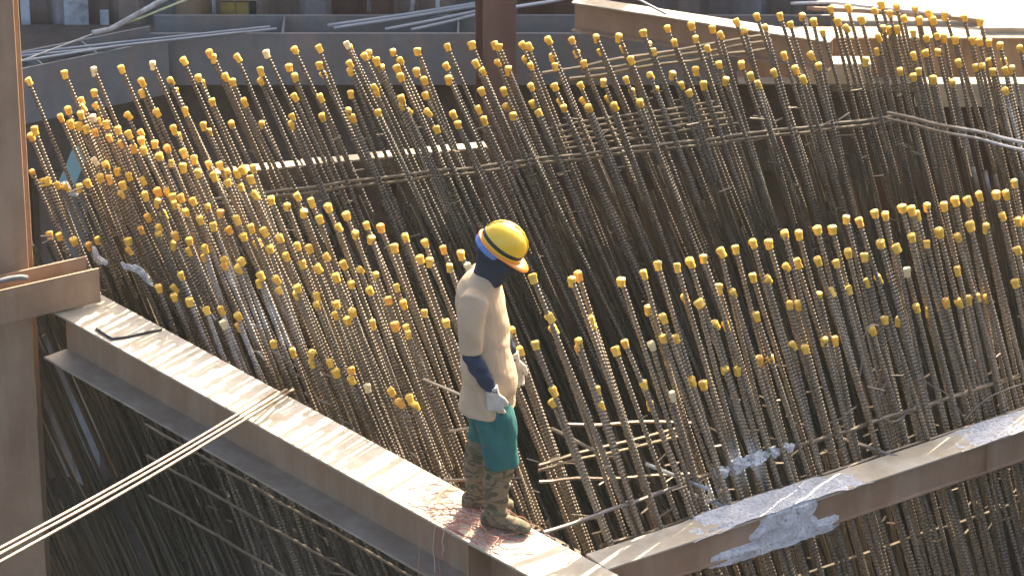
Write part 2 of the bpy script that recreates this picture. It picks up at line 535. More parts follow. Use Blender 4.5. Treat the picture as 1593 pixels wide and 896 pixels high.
def side_beam(name, label, p0, p1, z, height, depth, material, cat, stiff=()):
    """H section on its side: an upright flange facing us, a level web sunk behind it, a rear flange"""
    p0, p1 = Vector((p0[0], p0[1])), Vector((p1[0], p1[1]))
    fr = frame_from((p0.x, p0.y, z), (p1 - p0).normalized())
    L = (p1 - p0).length
    t = thing(name, label, cat, fr @ Vector((L / 2, depth / 2, -height)))
    MB().box((0, 0, -height), (L, 0.018, 0), fr).build('front_flange', M[material], t, bevel=0.003)
    MB().box((0, depth - 0.018, -height), (L, depth, 0), fr).build('rear_flange', M[material], t, bevel=0.003)
    MB().box((0, 0.018, -height / 2 - 0.007), (L, depth - 0.018, -height / 2 + 0.007), fr).build('web', M[material], t)
    for q in stiff:
        MB().box((q - 0.006, 0.018, -height / 2 + 0.007), (q + 0.006, depth - 0.018, -0.01), fr).build('stiffener', M[material], t)
    return t
w0 = on_z(230, 66)
side_beam('waler_beam', 'long blue grey steel waler behind the tall rebar', (w0[0], 24.56), (5.0, 24.56), 0.0, 0.38, 0.36, 'blue_grey', 'waler', (0.9, 2.1, 3.3, 4.5))
ca, cb = on_z(-60, 127), on_z(262, 61)
side_beam('corner_brace', 'blue grey steel brace angling down to the left post', (ca[0], ca[1] - 0.02), (cb[0], cb[1] - 0.03), 0.01, 0.40, 0.30, 'blue_grey', 'steel beam', (0.6, 1.0))
# ledge of fill behind the waler and a second waler there
mb = MB()
mb.box((-7, 24.95, -1.2), (3.0, 25.53, -0.30))
tag(mb.build('concrete_ledge', M['mud'], bevel=0.02), 'muddy ledge between the waler and the sheet piles', 'ledge')
sa, sb = on_z(889, 4, 0.40), on_z(1290, 66, 0.40)
plane_beam('cross_beam', 'slanting steel beam with a sunlit cream top above the far rebar', (sa[0], sa[1]), (sb[0], sb[1]), 0.40, 0.13, 0.21, ('rust_dusty', 'rust', 'rust'), 'steel beam', tf=0.012)
# the straight lit beam at the top right
ra, rb = on_z(1150, 55, 0.06), on_z(1680, 55, 0.06)
plane_beam('waler_beam', 'straight beam with a sunlit top behind the rebar at the top right', (ra[0], 24.33), (rb[0] + 0.6, 24.33), 0.06, 0.20, 0.34, ('rust_dusty', 'rust', 'rust_dusty'), 'waler', stiff=(0.5, 1.0, 1.5))
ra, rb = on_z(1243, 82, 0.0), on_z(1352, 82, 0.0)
tag(MB().box((ra[0], 24.02, -0.16), (rb[0], 24.17, -0.01)).build('cream_ledge', M['cream_board'], bevel=0.008), 'short cream ledge standing in for sunlit patches below the straight beam at the top right', 'timber')  # cream colour stands in for sunlit patches under the beam
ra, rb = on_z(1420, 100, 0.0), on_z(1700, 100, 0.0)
tag(MB().box((ra[0], 23.72, -0.20), (rb[0], 23.84, -0.03)).build('cream_ledge', M['cream_board'], bevel=0.008), 'long cream timber baulk behind the densest rebar at the right edge', 'timber')
# dark hoarding beyond, and the pale board at the top right corner
t = thing('hoarding', 'dark brown hoarding panel in shade along the top right edge', 'hoarding', (3.4, 26.2, -2))
for i in range(5):
    MB().box((1.95 + i * 0.32, 26.2, -2.2), (1.95 + i * 0.32 + 0.31, 26.24, -0.05)).build('panel', M['rust_red'], t, bevel=0.004)
a = [on_z(x, y, 0.10) for x, y in ((1527, 44), (1545, -6), (1660, -6), (1660, 44))]
mb = MB()
mb.add([(*q[:2], 0.10) for q in a] + [(*q[:2], 0.04) for q in a], [(0, 1, 2, 3), (7, 6, 5, 4), (0, 4, 5, 1), (1, 5, 6, 2), (2, 6, 7, 3), (3, 7, 4, 0)])
tag(mb.build('pale_board', M['cream_board'], bevel=0.004), 'bright cream board lying in the sun in the top right corner', 'board')
MBx = MB().box((2.2, 24.72, -0.5), (5.0, 25.9, 0.03))
tag(MBx.build('concrete_plinth', M['concrete'], bevel=0.02), 'low concrete plinth behind the straight lit beam', 'plinth')

def hang(name, label, cat, px0, px1, py0, py1, yw, material, thick=0.02, parent=None, bevel=0.004):
    a = on_plane(px0, py0, (0, 1), yw)
    b = on_plane(px1, py1, (0, 1), yw)
    o = MB().box((a[0], yw, b[2]), (b[0], yw + thick, a[2])).build(name, M[material], parent, bevel=bevel)
    if label:
        tag(o, label, cat)
    return o
hang('painted_board', 'tall chalky pale board against the sheet piles at the top left', 'board', 97, 139, -30, 54, 25.50, 'pale_paint')
hang('painted_board', 'narrow pale board just right of the left post', 'board', 29, 49, -30, 66, 25.50, 'pale_paint')
hang('painted_board', 'small pale board below the white cable at the top left', 'board', 155, 170, 17, 46, 25.50, 'pale_paint')
t = thing('yellow_box', 'dull yellow box with two doors and a dark side at the top', 'box', (on_plane(370, 38, (0, 1), 25.1)))
for x0, x1, m_ in ((343, 366.5, 'yellow_board'), (367.5, 387, 'yellow_board')):
    hang('door', None, None, x0, x1, 4, 35, 25.16, m_, 0.03, t)
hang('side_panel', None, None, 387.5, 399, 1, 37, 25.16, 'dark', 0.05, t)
hang('top_rail', None, None, 341, 399.5, -1, 2.5, 25.13, 'flange_grey', 0.10, t)
def pole(label, pa, pb, yw, r, material, name='pole', cat='pole'):
    a, b = on_plane(*pa, (0, 1), yw), on_plane(*pb, (0, 1), yw)
    return tag(MB().tube([a, b], r, 10).build(name, M[material], smooth=True), label, cat)
pole('thin white pole left of the yellow box', (330, -60), (334, 42), 25.15, 0.014, 'galv')
pole('leaning pale blue pole left of its upright neighbour at the top centre', (648, -50), (638, 45), 24.95, 0.016, 'pale_paint')
pole('upright pale blue pole left of the red brown post', (679, -60), (682, 45), 24.95, 0.015, 'pale_paint')
pole('thin grey pole against the sheet piles at the top', (572, -60), (574, 18), 25.4, 0.014, 'galv')
def cable(label, pts, z, r, material, name='cable', cat='cable', sag=0.0):
    q = [Vector(on_z(x, y, zz)) for (x, y), zz in zip(pts, z if hasattr(z, '__len__') else [z] * len(pts))]
    out = []
    for i in range(len(q) - 1):
        for s in range(6):
            f_ = s / 6
            out.append(q[i].lerp(q[i + 1], f_) - Vector((0, 0, sag * math.sin(math.pi * f_))))
    out.append(q[-1])
    return tag(MB().tube(out, r, 8).build(name, M[material], smooth=True), label, cat)
cable('thick white cable sweeping up to the right at the top left', [(143, 52), (172, 46), (265, -6)], (0.06, 0.08, 0.30), 0.020, 'white_sheet')
cable('thin pale green cable beside the thick white one', [(165, 46), (220, 28), (310, -8)], (0.07, 0.15, 0.30), 0.008, 'cable_green')
cable('thin pale rope running down left from the white cable', [(143, 54), (95, 72), (20, 100)], (0.06, 0.05, 0.05), 0.006, 'white_sheet')
for i, (a, b, c, wd) in enumerate((((30, 84), (200, 65), (420, 42), 'upper'), ((30, 88), (210, 70), (430, 45), 'middle'), ((30, 96), (180, 72), (380, 50), 'lower'))):
    cable(f'{wd} of three grey cables lying along the waler at the top left', [a, b, c], 0.02 + 0.012 * i, 0.009, 'cable_grey')
for i, (a, b, wd) in enumerate((((510, 40), (745, 5), 'topmost'), ((520, 44), (745, 9), 'second'), ((600, 46), (745, 17), 'third'), ((640, 47), (745, 22), 'lowest'))):
    cable(f'{wd} of four grey pipes fanning out left of the red brown post', [a, ((a[0] + b[0]) / 2, (a[1] + b[1]) / 2 + 1), b], 0.03 - 0.01 * i, 0.012, 'cable_grey', 'pipe', 'pipe')
cable('pale rod leaning over the sunlit slanting beam', [(985, -4), (1036, 22)], (0.62, 0.44), 0.008, 'galv', 'rod', 'rod')
cable('grey pipe above the waler right of the red brown post', [(797, 12), (850, 4), (890, -4)], (0.05, 0.06, 0.07), 0.014, 'galv', 'pipe', 'pipe')
cable('thin pale pipe along the top right edge', [(1230, 6), (1290, 4), (1380, 14), (1480, 24)], 0.12, 0.012, 'galv', 'pipe', 'pipe')
cable('rusty pipe below the pale one along the top right edge', [(1255, 14), (1340, 17), (1440, 25), (1530, 33)], 0.10, 0.018, 'rust', 'pipe', 'pipe')

# ------------------------------------------------------------------ reinforcing bars
R_BAR = 0.0108
def bar_mesh(name, length, sides, detail, material, bend=0.0, bend_dir=0.0, ribbed=None, r=R_BAR, rib=1.30):
    """top of the bar at the origin, hanging down local -z"""
    rings = []
    z = 0.0
    pitch = 0.0215
    ribbed = length if ribbed is None else ribbed
    while z < ribbed:
        if detail >= 2:
            rings += [(z, r), (z + 0.0115, r), (z + 0.0135, r * rib), (z + 0.0190, r * rib)]
        else:
            rings += [(z, r), (z + 0.0135, r * rib)]
        z += pitch
    if z < length:
        rings.append((length, r))
    n = len(rings)
    zz = np.array([q[0] for q in rings])
    rr = np.array([q[1] for q in rings])
    th = np.arange(sides) * 2 * math.pi / sides
    off = bend * np.sin(np.pi * np.clip(zz / 3.0, 0, 1.6))
    X = rr[:, None] * np.cos(th)[None] + (off * math.cos(bend_dir))[:, None]
    Y = rr[:, None] * np.sin(th)[None] + (off * math.sin(bend_dir))[:, None]
    Z = -np.repeat(zz[:, None], sides, 1)
    V = np.stack([X, Y, Z], -1).reshape(-1, 3)
    i = np.arange(n - 1)[:, None] * sides
    k = np.arange(sides)[None]
    k2 = (k + 1) % sides
    Fq = np.stack([i + k, i + sides + k, i + sides + k2, i + k2], -1).reshape(-1, 4)
    return V, Fq
def mesh_from(name, V, Fq, material, smooth=False):
    me = bpy.data.meshes.new(name)
    me.vertices.add(len(V))
    me.vertices.foreach_set('co', np.asarray(V, np.float32).ravel())
    nf = len(Fq)
    me.loops.add(nf * 4)
    me.loops.foreach_set('vertex_index', np.asarray(Fq, np.int32).ravel())
    me.polygons.add(nf)
    me.polygons.foreach_set('loop_start', np.arange(nf, dtype=np.int32) * 4)
    me.update(calc_edges=True)
    me.materials.append(material)
    if smooth:
        me.polygons.foreach_set('use_smooth', [True] * nf)
    return me
CAP_PROFILE = [(-0.040, 0.0158), (-0.038, 0.0172), (-0.013, 0.0178), (-0.011, 0.0206), (0.001, 0.0212), (0.007, 0.0190), (0.0095, 0.013), (0.0105, 0.003)]
def cap_geo(sides=12):
    V, Fq = [], []
    for z, r in CAP_PROFILE:
        for k in range(sides):
            th = 2 * math.pi * k / sides
            rr = r * (1 + 0.09 * math.cos(4 * th))
            V.append((rr * math.cos(th), rr * math.sin(th), z))
    n = len(CAP_PROFILE)
    for i in range(n - 1):
        for k in range(sides):
            Fq.append((i * sides + k, i * sides + (k + 1) % sides, (i + 1) * sides + (k + 1) % sides, (i + 1) * sides + k))
    return np.array(V), np.array(Fq)

# --- cap positions read off the photograph, in crops enlarged 2.9875 times
K = 2.9875
def crop(ox, oy, s):
    v = [float(q) for q in s.split()]
    return [(ox + v[i] / K, oy + v[i + 1] / K) for i in range(0, len(v), 2)]
far_px = crop(0, 0, '130 375 300 340 437 325 437 428 563 317 655 378 660 428 710 297 790 375 815 420 850 280 920 360 938 385 972 245 992 265 1045 355 1080 378 1100 265 725 520 590 535 985 470 860 510 1133 470 805 595 828 630 945 580 970 610 1075 575')
far_px += crop(400, 0, '15 325 15 375 42 245 147 310 175 355 172 230 170 448 160 540 160 575 22 575 285 222 288 300 305 345 292 450 300 540 415 205 432 222 427 295 432 328 435 433 425 515 440 545 497 260 520 245 553 280 578 315 540 405 553 430 560 520 632 240 662 280 648 315 665 355 668 455 675 490 700 520 745 235 740 330 775 370 780 440 787 520 832 598 883 215 875 305 890 365 908 530 933 575 997 205 1012 292 1045 330 1025 505 1053 555 1103 205 1125 215 1115 290 1168 322 1145 420 1155 495 1190 535 1040 420')
far_px += crop(800, 0, '35 208 62 215 50 275 75 305 75 400 83 480 110 522 155 185 178 262 190 305 185 400 212 470 230 500 265 185 290 245 322 292 305 395 315 465 343 500 382 175 398 238 415 380 433 455 462 490 487 170 503 222 540 275 518 368 547 425 583 475 598 150 627 208 643 238 630 352 660 415 710 130 742 195 738 345 775 393 808 430 822 115 843 178 895 222 843 323 880 390 920 130 955 160 950 298 985 372 1030 100 1073 145 1055 298 1097 350 1125 390 1125 75 1165 128')
far_px += crop(1193, 0, '60 72 107 112 78 255 130 320 165 365 30 335 165 75 215 100 258 150 200 255 240 305 295 40 328 97 363 130 375 33 437 88 460 280 498 48 515 170 530 18 570 60 602 30 540 130 572 135 605 132 515 235 635 85 688 42 680 150 708 90 680 255 618 330 705 328 680 355 750 60 770 92 740 175 735 245 828 68 822 170 790 165 795 240 772 365 875 180 888 290 862 383 915 80 950 185 990 97 985 192 967 310 1032 195 1083 210 1030 285 1050 330 1100 283 1105 325 1140 318 1175 225 1105 420 1000 310')
near_px = crop(0, 0, '445 488 160 600 143 632 280 543 315 508 375 465 378 497 375 530 325 572 365 580 398 595 430 545 455 560 493 573 440 610 548 600 505 638 595 620 560 665 652 615 655 650 620 685 665 695 720 665 775 688 738 725 850 705 902 735 435 745')
near_px += crop(0, 250, '797 8 850 25 920 53 968 15 1020 18 990 68 1055 53 1100 53 1125 38 1175 33 1168 80 490 20 465 75 660 88 150 55 195 95 215 90 265 110 300 125 370 120 403 100 545 45 508 80 598 68 568 110 560 155 672 158 730 140 735 190 775 143 800 165 838 168 810 200 820 215 862 238 893 185 685 260 655 318 758 245 735 310 735 342 812 345 810 385 878 370 877 415 950 405 950 445 595 370 595 415 230 340 275 348 342 370 412 392 452 365 1040 460 1040 485 1118 465 1105 500 737 588 805 590 808 630 880 650 840 530 957 690 1025 690 1037 755 1103 720 1110 765 1025 240 990 300 928 270 1060 320 1098 268 1130 350 1165 308 1055 100 1118 120 1180 155 1195 380 965 215')
near_px += crop(400, 300, '65 30 140 60 183 15 250 38 218 90 288 118 328 65 375 158 413 102 457 190 507 147 532 212 573 158 637 250 688 205 755 303 778 230 802 315 865 258 895 342 947 283 978 340 28 175 57 257 103 208 133 292 185 243 240 255 210 325 318 295 277 347 398 330 365 388 475 358 437 422 553 383 520 452 607 495 647 435 678 512 777 553 877 600 12 380 12 415 85 400 98 450 185 440 185 470 275 475 275 520 365 515 362 565 443 553 417 590 537 603 640 613 692 625 702 652 75 697 165 735 258 745 255 788 337 785 363 830 437 820 435 865 1147 580 1158 620 1185 640')
near_px += crop(400, 596, '620 35 657 88 708 65 735 103 960 95 512 15')
near_px += crop(800, 300, '85 390 268 405 297 380 497 408 600 373 667 330 757 340 815 320 880 300 957 270 1028 257 1107 230 1182 230 790 485 855 510 950 437 1015 462 1108 387 1175 402 1125 567 623 537 690 577 690 672 748 672 637 705 513 695 470 727 160 575 178 630 352 585 368 625 300 690 297 722 98 700 25 730 930 610 980 610 980 820 1038 820 820 870 877 885 600 885 1138 772 1190 765')
near_px += crop(800, 596, '178 30 178 85 385 27 400 98 632 95 730 52 880 10')
near_px += crop(1193, 300, '12 230 82 190 148 188 233 168 305 165 370 118 428 130 500 92 550 102 628 68 670 75 695 98 745 62 822 57 873 33 930 32 985 10 1065 5 1110 3 85 342 138 320 235 312 320 323 377 275 453 292 527 233 598 253 672 203 743 232 800 178 885 203 943 147 1020 157 1092 105 1165 127 1190 130 8 402 105 515 150 515 242 475 293 455 378 445 515 397 467 410 652 360 885 355 1162 263 1153 413 20 770 118 705 177 720 268 685 318 680 487 637 615 590 547 585 693 530 753 545 830 505 888 508 937 490 975 482 1018 485 1150 -50')

# walls of bars, as vertical planes in plan
FA = math.atan(0.26)
F1N = (-math.sin(FA), math.cos(FA))
F1C = F1N[1] * 21.5
corner = on_plane(1392, 182, F1N, F1C)
F2U = Vector((math.cos(R(-20)), math.sin(R(-20))))
F2N = (-F2U.y, F2U.x)
F2C = F2N[0] * corner[0] + F2N[1] * corner[1]
def edgeL(x):   # image line of the left strut's far edge
    return 470 + (x - 165) * (760 - 470) / (718 - 165)
def edgeR(x):
    return 862 - (x - 904) * (862 - 638) / (1592 - 904)
def place_near(x, y):
    if x < 812:
        h = min(max(edgeL(x) - y, 0), 420)
        d = 0.13 + 0.0017 * h
        row = max(0, int((d - 0.13) / 0.12))
        d = 0.16 + 0.12 * row + 0.03 * random.uniform(-1, 1)
        return 'left', row, on_plane(x, y, LN, cL + d)
    h = edgeR(x) - y
    if x < 905:
        h = edgeR(905) - y
    d = 0.06 + 0.0007 * h
    row = max(0, int((d - 0.06) / 0.06))
    d = 0.07 + 0.06 * row + 0.012 * random.uniform(-1, 1)
    return 'right', row, on_plane(x, y, RN, cR + d)
def place_far(x, y):
    top = 125 - (x - 45) * 115 / 1325 if x < 1370 else 10 + (x - 1370) * 60 / 223
    h = max(0, y - top)
    e = max(0.0, 0.62 - h * 0.0042)
    row = int(e / 0.15)
    e = 0.05 + 0.15 * row + 0.03 * random.uniform(-1, 1)
    if x < 1400:
        return 'far', row, on_plane(x, y, F1N, F1C + e)
    return 'far', row, on_plane(x, y, F2N, F2C + e)

SPLASH += [(tuple(on_plane(385, 520, LN, cL + 0.35)), 0.42, 1.0), (tuple(on_plane(330, 440, LN, cL + 0.35)), 0.28, 0.8),
           (tuple(on_plane(1150, 715, RN, cR + 0.15)), 0.16, 1.0), (tuple(on_plane(1110, 770, RN, cR + 0.12)), 0.13, 0.9),
           (tuple(on_plane(1565, 235, F2N, F2C + 0.05)), 0.40, 0.9), (tuple(on_plane(85, 390, LN, cL + 0.3)), 0.20, 0.7),
           (tuple(on_plane(1120, 480, RN, cR + 0.4)), 0.12, 0.6)]
M['rebar'] = rebar_material('rebar_steel', (0.240, 0.195, 0.135), (0.150, 0.122, 0.086))
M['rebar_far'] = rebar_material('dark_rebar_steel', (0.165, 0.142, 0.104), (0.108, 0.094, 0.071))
M['rebar_grey'] = rebar_material('darkest_rebar_steel', (0.112, 0.102, 0.080), (0.080, 0.073, 0.057))  # darkest of the three rebar tones, for bars deep in the walls

bar_meshes = []
for i in range(6):
    V, Fq = bar_mesh('rebar', 5.6, 8, 2, None, bend=RNG.uniform(0.0, 0.055), bend_dir=RNG.uniform(0, 6.28))
    bar_meshes.append(mesh_from('rebar', V, Fq, M['rebar']))
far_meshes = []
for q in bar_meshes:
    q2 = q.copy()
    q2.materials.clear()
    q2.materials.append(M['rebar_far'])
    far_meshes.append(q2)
cV, cF = cap_geo()
cap_meshes = {}
for kname in ('cap_yellow', 'cap_orange', 'cap_pale'):
    cap_meshes[kname] = mesh_from('cap', cV, cF, M[kname], True)
    cap_meshes[kname].polygons.foreach_set('use_smooth', [False] * len(cF))
def lean_at(p):
    if p[1] > 20.6:                                    # tall bars at the back: more in the middle, less to the right
        return 0.40 - 0.13 * min(1, max(0, (p[0] - 0.4) / 1.8)) - 0.06 * min(1, max(0, (-1.6 - p[0]) / 1.2))
    return 0.335 - 0.065 * min(1, max(0, (p[0] - 0.1) / 1.8))
def lean_quat(spin, p):
    d = Vector((-lean_at(p) + random.gauss(0, 0.023), random.gauss(0, 0.020), 1)).normalized()
    q = Vector((0, 0, 1)).rotation_difference(d)
    return q @ Quaternion((0, 0, 1), spin)
ORD1 = ['', 'first', 'second', 'third', 'fourth', 'fifth', 'sixth', 'seventh', 'eighth', 'ninth', 'tenth', 'eleventh', 'twelfth', 'thirteenth', 'fourteenth', 'fifteenth', 'sixteenth', 'seventeenth', 'eighteenth', 'nineteenth']
TENS = {2: 'twenty', 3: 'thirty', 4: 'forty', 5: 'fifty', 6: 'sixty', 7: 'seventy', 8: 'eighty'}
def ordinal(n):
    if n < 20:
        return ORD1[n]
    t_, u_ = divmod(n, 10)
    return TENS[t_][:-1] + 'ieth' if u_ == 0 else TENS[t_] + '-' + ORD1[u_]

bars = []
seen = []
def fresh(x, y, dmin=5.0):
    if any((x - a) ** 2 + (y - b) ** 2 < dmin ** 2 for a, b in seen):
        return False
    seen.append((x, y))
    return True
for x, y in near_px:
    if fresh(x, y):
        bars.append((x, y) + place_near(x, y))
far_all = []
for x, y in far_px:
    if fresh(x, y):
        far_all.append((x, y) + place_far(x, y))
QUOTA = 310
far_all.sort(key=lambda b: (-b[3], b[0]))
n_ind = max(0, QUOTA - len(bars))
bars += far_all[:n_ind]
stuff_bars = far_all[n_ind:]
print('individual bars', len(bars), 'joined bars', len(stuff_bars))
ORANGE = [(27, 0)]
rows = {}
for b in bars:
    rows.setdefault((b[2], b[3]), []).append(b)
WHERE = {'left': 'behind the striped beam', 'right': 'behind the grout-crusted beam', 'far': 'at the back'}
for (side, row), lst in sorted(rows.items()):
    lst.sort(key=lambda b: b[0])
    for i, (x, y, _, _, p) in enumerate(lst):
        rv = random.random()
        orange = rv < (0.22 if (side == 'left' and (y > 560 or x < 420)) else 0.06)
        pale = not orange and rv > (0.95 if side != 'far' else 0.90)
        ck = 'cap_orange' if orange else ('cap_pale' if pale else 'cap_yellow')
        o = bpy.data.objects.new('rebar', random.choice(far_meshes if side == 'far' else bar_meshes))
        C.objects.link(o)
        o.location = p
        o.rotation_mode = 'QUATERNION'
        o.rotation_quaternion = lean_quat(random.uniform(0, 6.28), p)
        word = {'cap_orange': 'orange', 'cap_pale': 'dusty pale', 'cap_yellow': 'yellow'}[ck]
        rname = ordinal(row + 1) if side != 'far' else ordinal(5 - min(row, 4))
        tag(o, f'{word}-capped rebar, {ordinal(i + 1)} from the left in the {rname} row {WHERE[side]}', 'rebar',
            f'capped rebar {WHERE[side]}')
        c = bpy.data.objects.new('cap', cap_meshes[ck])
        C.objects.link(c)
        c.parent = o
        c.location = (0, 0, 0.006)
        c.rotation_euler = (R(random.gauss(0, 9)), R(random.gauss(0, 9)), random.uniform(0, 6))
        sc_ = random.uniform(0.9, 1.15)
        c.scale = (sc_, sc_ * random.uniform(0.92, 1.12), random.uniform(0.85, 1.2))

# the rest of the bars at the back, and the bars in the depth of the walls whose caps cannot be told apart
sV, sF, cVs, cFs = [], [], [], []
def join(V, Fq, p, q, VL, FL):
    m = np.array(q.to_matrix())
    off = sum(len(a) for a in VL)
    VL.append(V @ m.T + np.asarray(p))
    FL.append(Fq + off)
farV, farF = bar_mesh('rebar', 5.6, 6, 2, None, ribbed=1.8)
deepV, deepF = bar_mesh('rebar', 5.6, 6, 1, None, ribbed=1.8)
nearV, nearF = bar_mesh('rebar', 5.6, 6, 1, None, ribbed=2.6)
for b in stuff_bars:
    q = lean_quat(random.uniform(0, 6.28), b[4])
    join(farV, farF, b[4], q, sV, sF)
    q2 = q @ Quaternion((1, 0, 0), R(random.gauss(0, 9))) @ Quaternion((0, 1, 0), R(random.gauss(0, 9)))
    join(cV * np.array([random.uniform(0.9, 1.15), random.uniform(0.9, 1.15), random.uniform(0.85, 1.2)]), cF, np.asarray(b[4]) + np.array(q @ Vector((0, 0, 0.006))), q2, cVs, cFs)
def deep_bars(n_vec, c, u_vec, s0, s1, pitch, z0, z1, dlist, V, Fq):
    for d in dlist:
        s = s0 + random.uniform(0, pitch)
        while s < s1:
            base = np.array([n_vec[0] * (c + d) + u_vec[0] * s, n_vec[1] * (c + d) + u_vec[1] * s, random.uniform(z0, z1)])
            join(V, Fq, base, lean_quat(random.uniform(0, 6.28), base), sV, sF)
            s += pitch * random.uniform(0.85, 1.15)
F1U = (F1N[1], -F1N[0])
sc = F1U[0] * corner[0] + F1U[1] * corner[1]
deep_bars(F1N, F1C, F1U, sc - 6.0, sc + 0.3, 0.075, -0.45, 0.12, (0.0, 0.12, 0.27, 0.42, 0.60), deepV, deepF)
s2 = F2U.x * corner[0] + F2U.y * corner[1]
deep_bars(F2N, F2C, (F2U.x, F2U.y), s2 + 0.2, s2 + 2.2, 0.08, -0.2, 0.2, (0.05, 0.2, 0.38), deepV, deepF)
sL = LU.x * LA[0] + LU.y * LA[1]
deep_bars((LN.x, LN.y), cL, (LU.x, LU.y), sL + 0.2, sL + 3.7, 0.15, -0.55, -0.12, (0.30, 0.62), nearV, nearF)
sR = RU.x * RA[0] + RU.y * RA[1]
deep_bars((RN.x, RN.y), cR, (RU.x, RU.y), sR - 0.1, sR + 3.6, 0.13, -0.35, 0.0, (0.48,), nearV, nearF)
n_tall = len(stuff_bars)
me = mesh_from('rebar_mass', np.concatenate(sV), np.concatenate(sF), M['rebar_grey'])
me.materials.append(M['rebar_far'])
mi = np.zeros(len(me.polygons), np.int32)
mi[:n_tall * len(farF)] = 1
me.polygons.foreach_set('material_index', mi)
o = bpy.data.objects.new('rebar_mass', me)
C.objects.link(o)
tag(o, 'dense mass of leaning ribbed rebar filling the depth of the walls', 'rebar', None, 'stuff')
me = mesh_from('rebar_caps', np.concatenate(cVs), np.concatenate(cFs), M['cap_yellow'])
oc = bpy.data.objects.new('rebar_caps', me)
C.objects.link(oc)
oc.parent = o
oc['kind'] = 'stuff'

# horizontal ties
def tie(label, p0, p1, r=0.010, sub=1, material='rebar', wob=0.006, name='tie_bar', cat='rebar', grp=None):
    p0, p1 = Vector(p0), Vector(p1)
    L = (p1 - p0).length
    n = max(2, int(L / 0.08))
    path = [p0.lerp(p1, i / n) + Vector((0, 0, wob * noise.noise(Vector((i * 0.35, p0.x * 3, p0.z * 5))) * 2)) for i in range(n + 1)]
    return tag(MB().tube(path, r, 6).build(name, M[material]), label, cat, grp)
# far rail along the back wall, and its return to the right
for k_, (dz, dd, wd) in enumerate(((0.0, 0.235, 'upper'), (-0.034, 0.245, 'lower'))):
    a, b = on_plane(330, 309, F1N, F1C + dd), on_plane(1400, 180, F1N, F1C + dd)
    a[2] += dz
    b[2] += dz
    tie(f'{wd} of two long horizontal bars tied across the tall rebar at the back', a, b, 0.011)
a, b = on_plane(1380, 176, F2N, F2C - 0.06), on_plane(1640, 232, F2N, F2C - 0.06)
tie('grout-splashed horizontal bar sloping down to the right edge across the back rebar', a, b, 0.013, material='rebar')
tie('second horizontal bar just under the grout-splashed one at the right edge', a + np.array([0, 0.03, -0.05]), b + np.array([0, 0.03, -0.06]), 0.010)
# bundle of lit bars across the tall bars near their tops
for (a, b, wd) in (((843, 115), (1200, 53), 'topmost'), ((905, 112), (1200, 63), 'second'), ((885, 124), (1190, 76), 'third'), ((885, 130), (1060, 96), 'lowest')):
    tie(f'{wd} of four sunlit bars laid across the back rebar below the slanting beam', on_plane(*a, F1N, F1C + 0.95), on_plane(*b, F1N, F1C + 0.95), 0.012)
# sunlit ledge of a lower waler: sunlight painted as cream tops over a dark body
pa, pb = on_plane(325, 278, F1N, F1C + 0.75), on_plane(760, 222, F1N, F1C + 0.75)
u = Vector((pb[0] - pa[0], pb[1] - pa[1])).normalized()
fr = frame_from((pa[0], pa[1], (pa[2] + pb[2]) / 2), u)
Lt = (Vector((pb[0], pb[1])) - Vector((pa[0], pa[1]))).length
tb = thing('cream_ledge', 'waler ledge with sunlight painted as cream tops, glimpsed between the bars above the back rail', 'timber', fr @ Vector((Lt / 2, 0.05, -0.14)))
MB().box((0, 0.004, -0.14), (Lt, 0.10, -0.012), fr).build('baulk', M['mud'], tb, bevel=0.006)  # dark colour painted for the shaded front of the ledge
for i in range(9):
    MB().box((Lt * i / 9 + 0.004, 0, -0.012), (Lt * (i + 1) / 9 - 0.012, 0.085 + 0.01 * (i % 2), 0), fr).build('lit_cream_top', M['cream_board'], tb)
# short ladder of bars at the right behind the far wall
for i in range(5):
    a, b = on_plane(845 + i * 6, 200 + i * 8, F1N, F1C + 0.4), on_plane(1110 + i * 10, 160 + i * 8, F1N, F1C + 0.4)
    tie(f'{["topmost","second","third","fourth","lowest"][i]} of five short horizontal bars between the tall rebar rows right of centre', a, b, 0.009)
# near walls: ties on several levels
for z, wd in ((-0.10, 'topmost'), (-0.42, 'second'), (-0.60, 'third'), (-0.78, 'fourth'), (-0.98, 'fifth'), (-1.25, 'lowest')):
    a = Vector((LN.x * (cL + 0.09) + LU.x * (sL + 0.1), LN.y * (cL + 0.09) + LU.y * (sL + 0.1), z))
    b = Vector((LN.x * (cL + 0.09) + LU.x * (sL + 3.6), LN.y * (cL + 0.09) + LU.y * (sL + 3.6), z))
    tie(f'{wd} of the horizontal ties running behind the striped beam', a, b, 0.009)
for z, d, wd in ((-0.02, 0.045, 'topmost'), (-0.30, 0.075, 'second'), (-0.62, 0.075, 'lowest')):
    a = Vector((RN.x * (cR + d) + RU.x * (sR + 0.1), RN.y * (cR + d) + RU.y * (sR + 0.1), z))
    b = Vector((RN.x * (cR + d) + RU.x * (sR + 3.6), RN.y * (cR + d) + RU.y * (sR + 3.6), z))
    tie(f'{wd} of the horizontal ties running behind the grout-crusted beam', a, b, 0.010)
def tieR(label, a, b, d0, d1, r=0.010, material='rebar'):
    tie(label, on_plane(*a, RN, cR + d0), on_plane(*b, RN, cR + d1), r, material=material)
tieR('long grey bar slanting up from the worker\'s feet to the grouted bars', (845, 828), (1075, 750), 0.04, 0.10, 0.011, 'wire')
tieR('upper of two grouted bars poking out above the crusted beam', (1005, 722), (1102, 760), 0.35, 0.02, 0.011, 'cable_grey')
tieR('lower of two grouted bars poking out above the crusted beam', (1058, 762), (1130, 790), 0.25, 0.01, 0.011, 'cable_grey')
tieR('dark bar resting on the narrower beam, pointing up left', (1300, 680), (1404, 713), 0.25, -0.06, 0.012, 'wire')
tieR('level tie bar right of the worker\'s boots', (838, 748), (1085, 738), 0.30, 0.30)
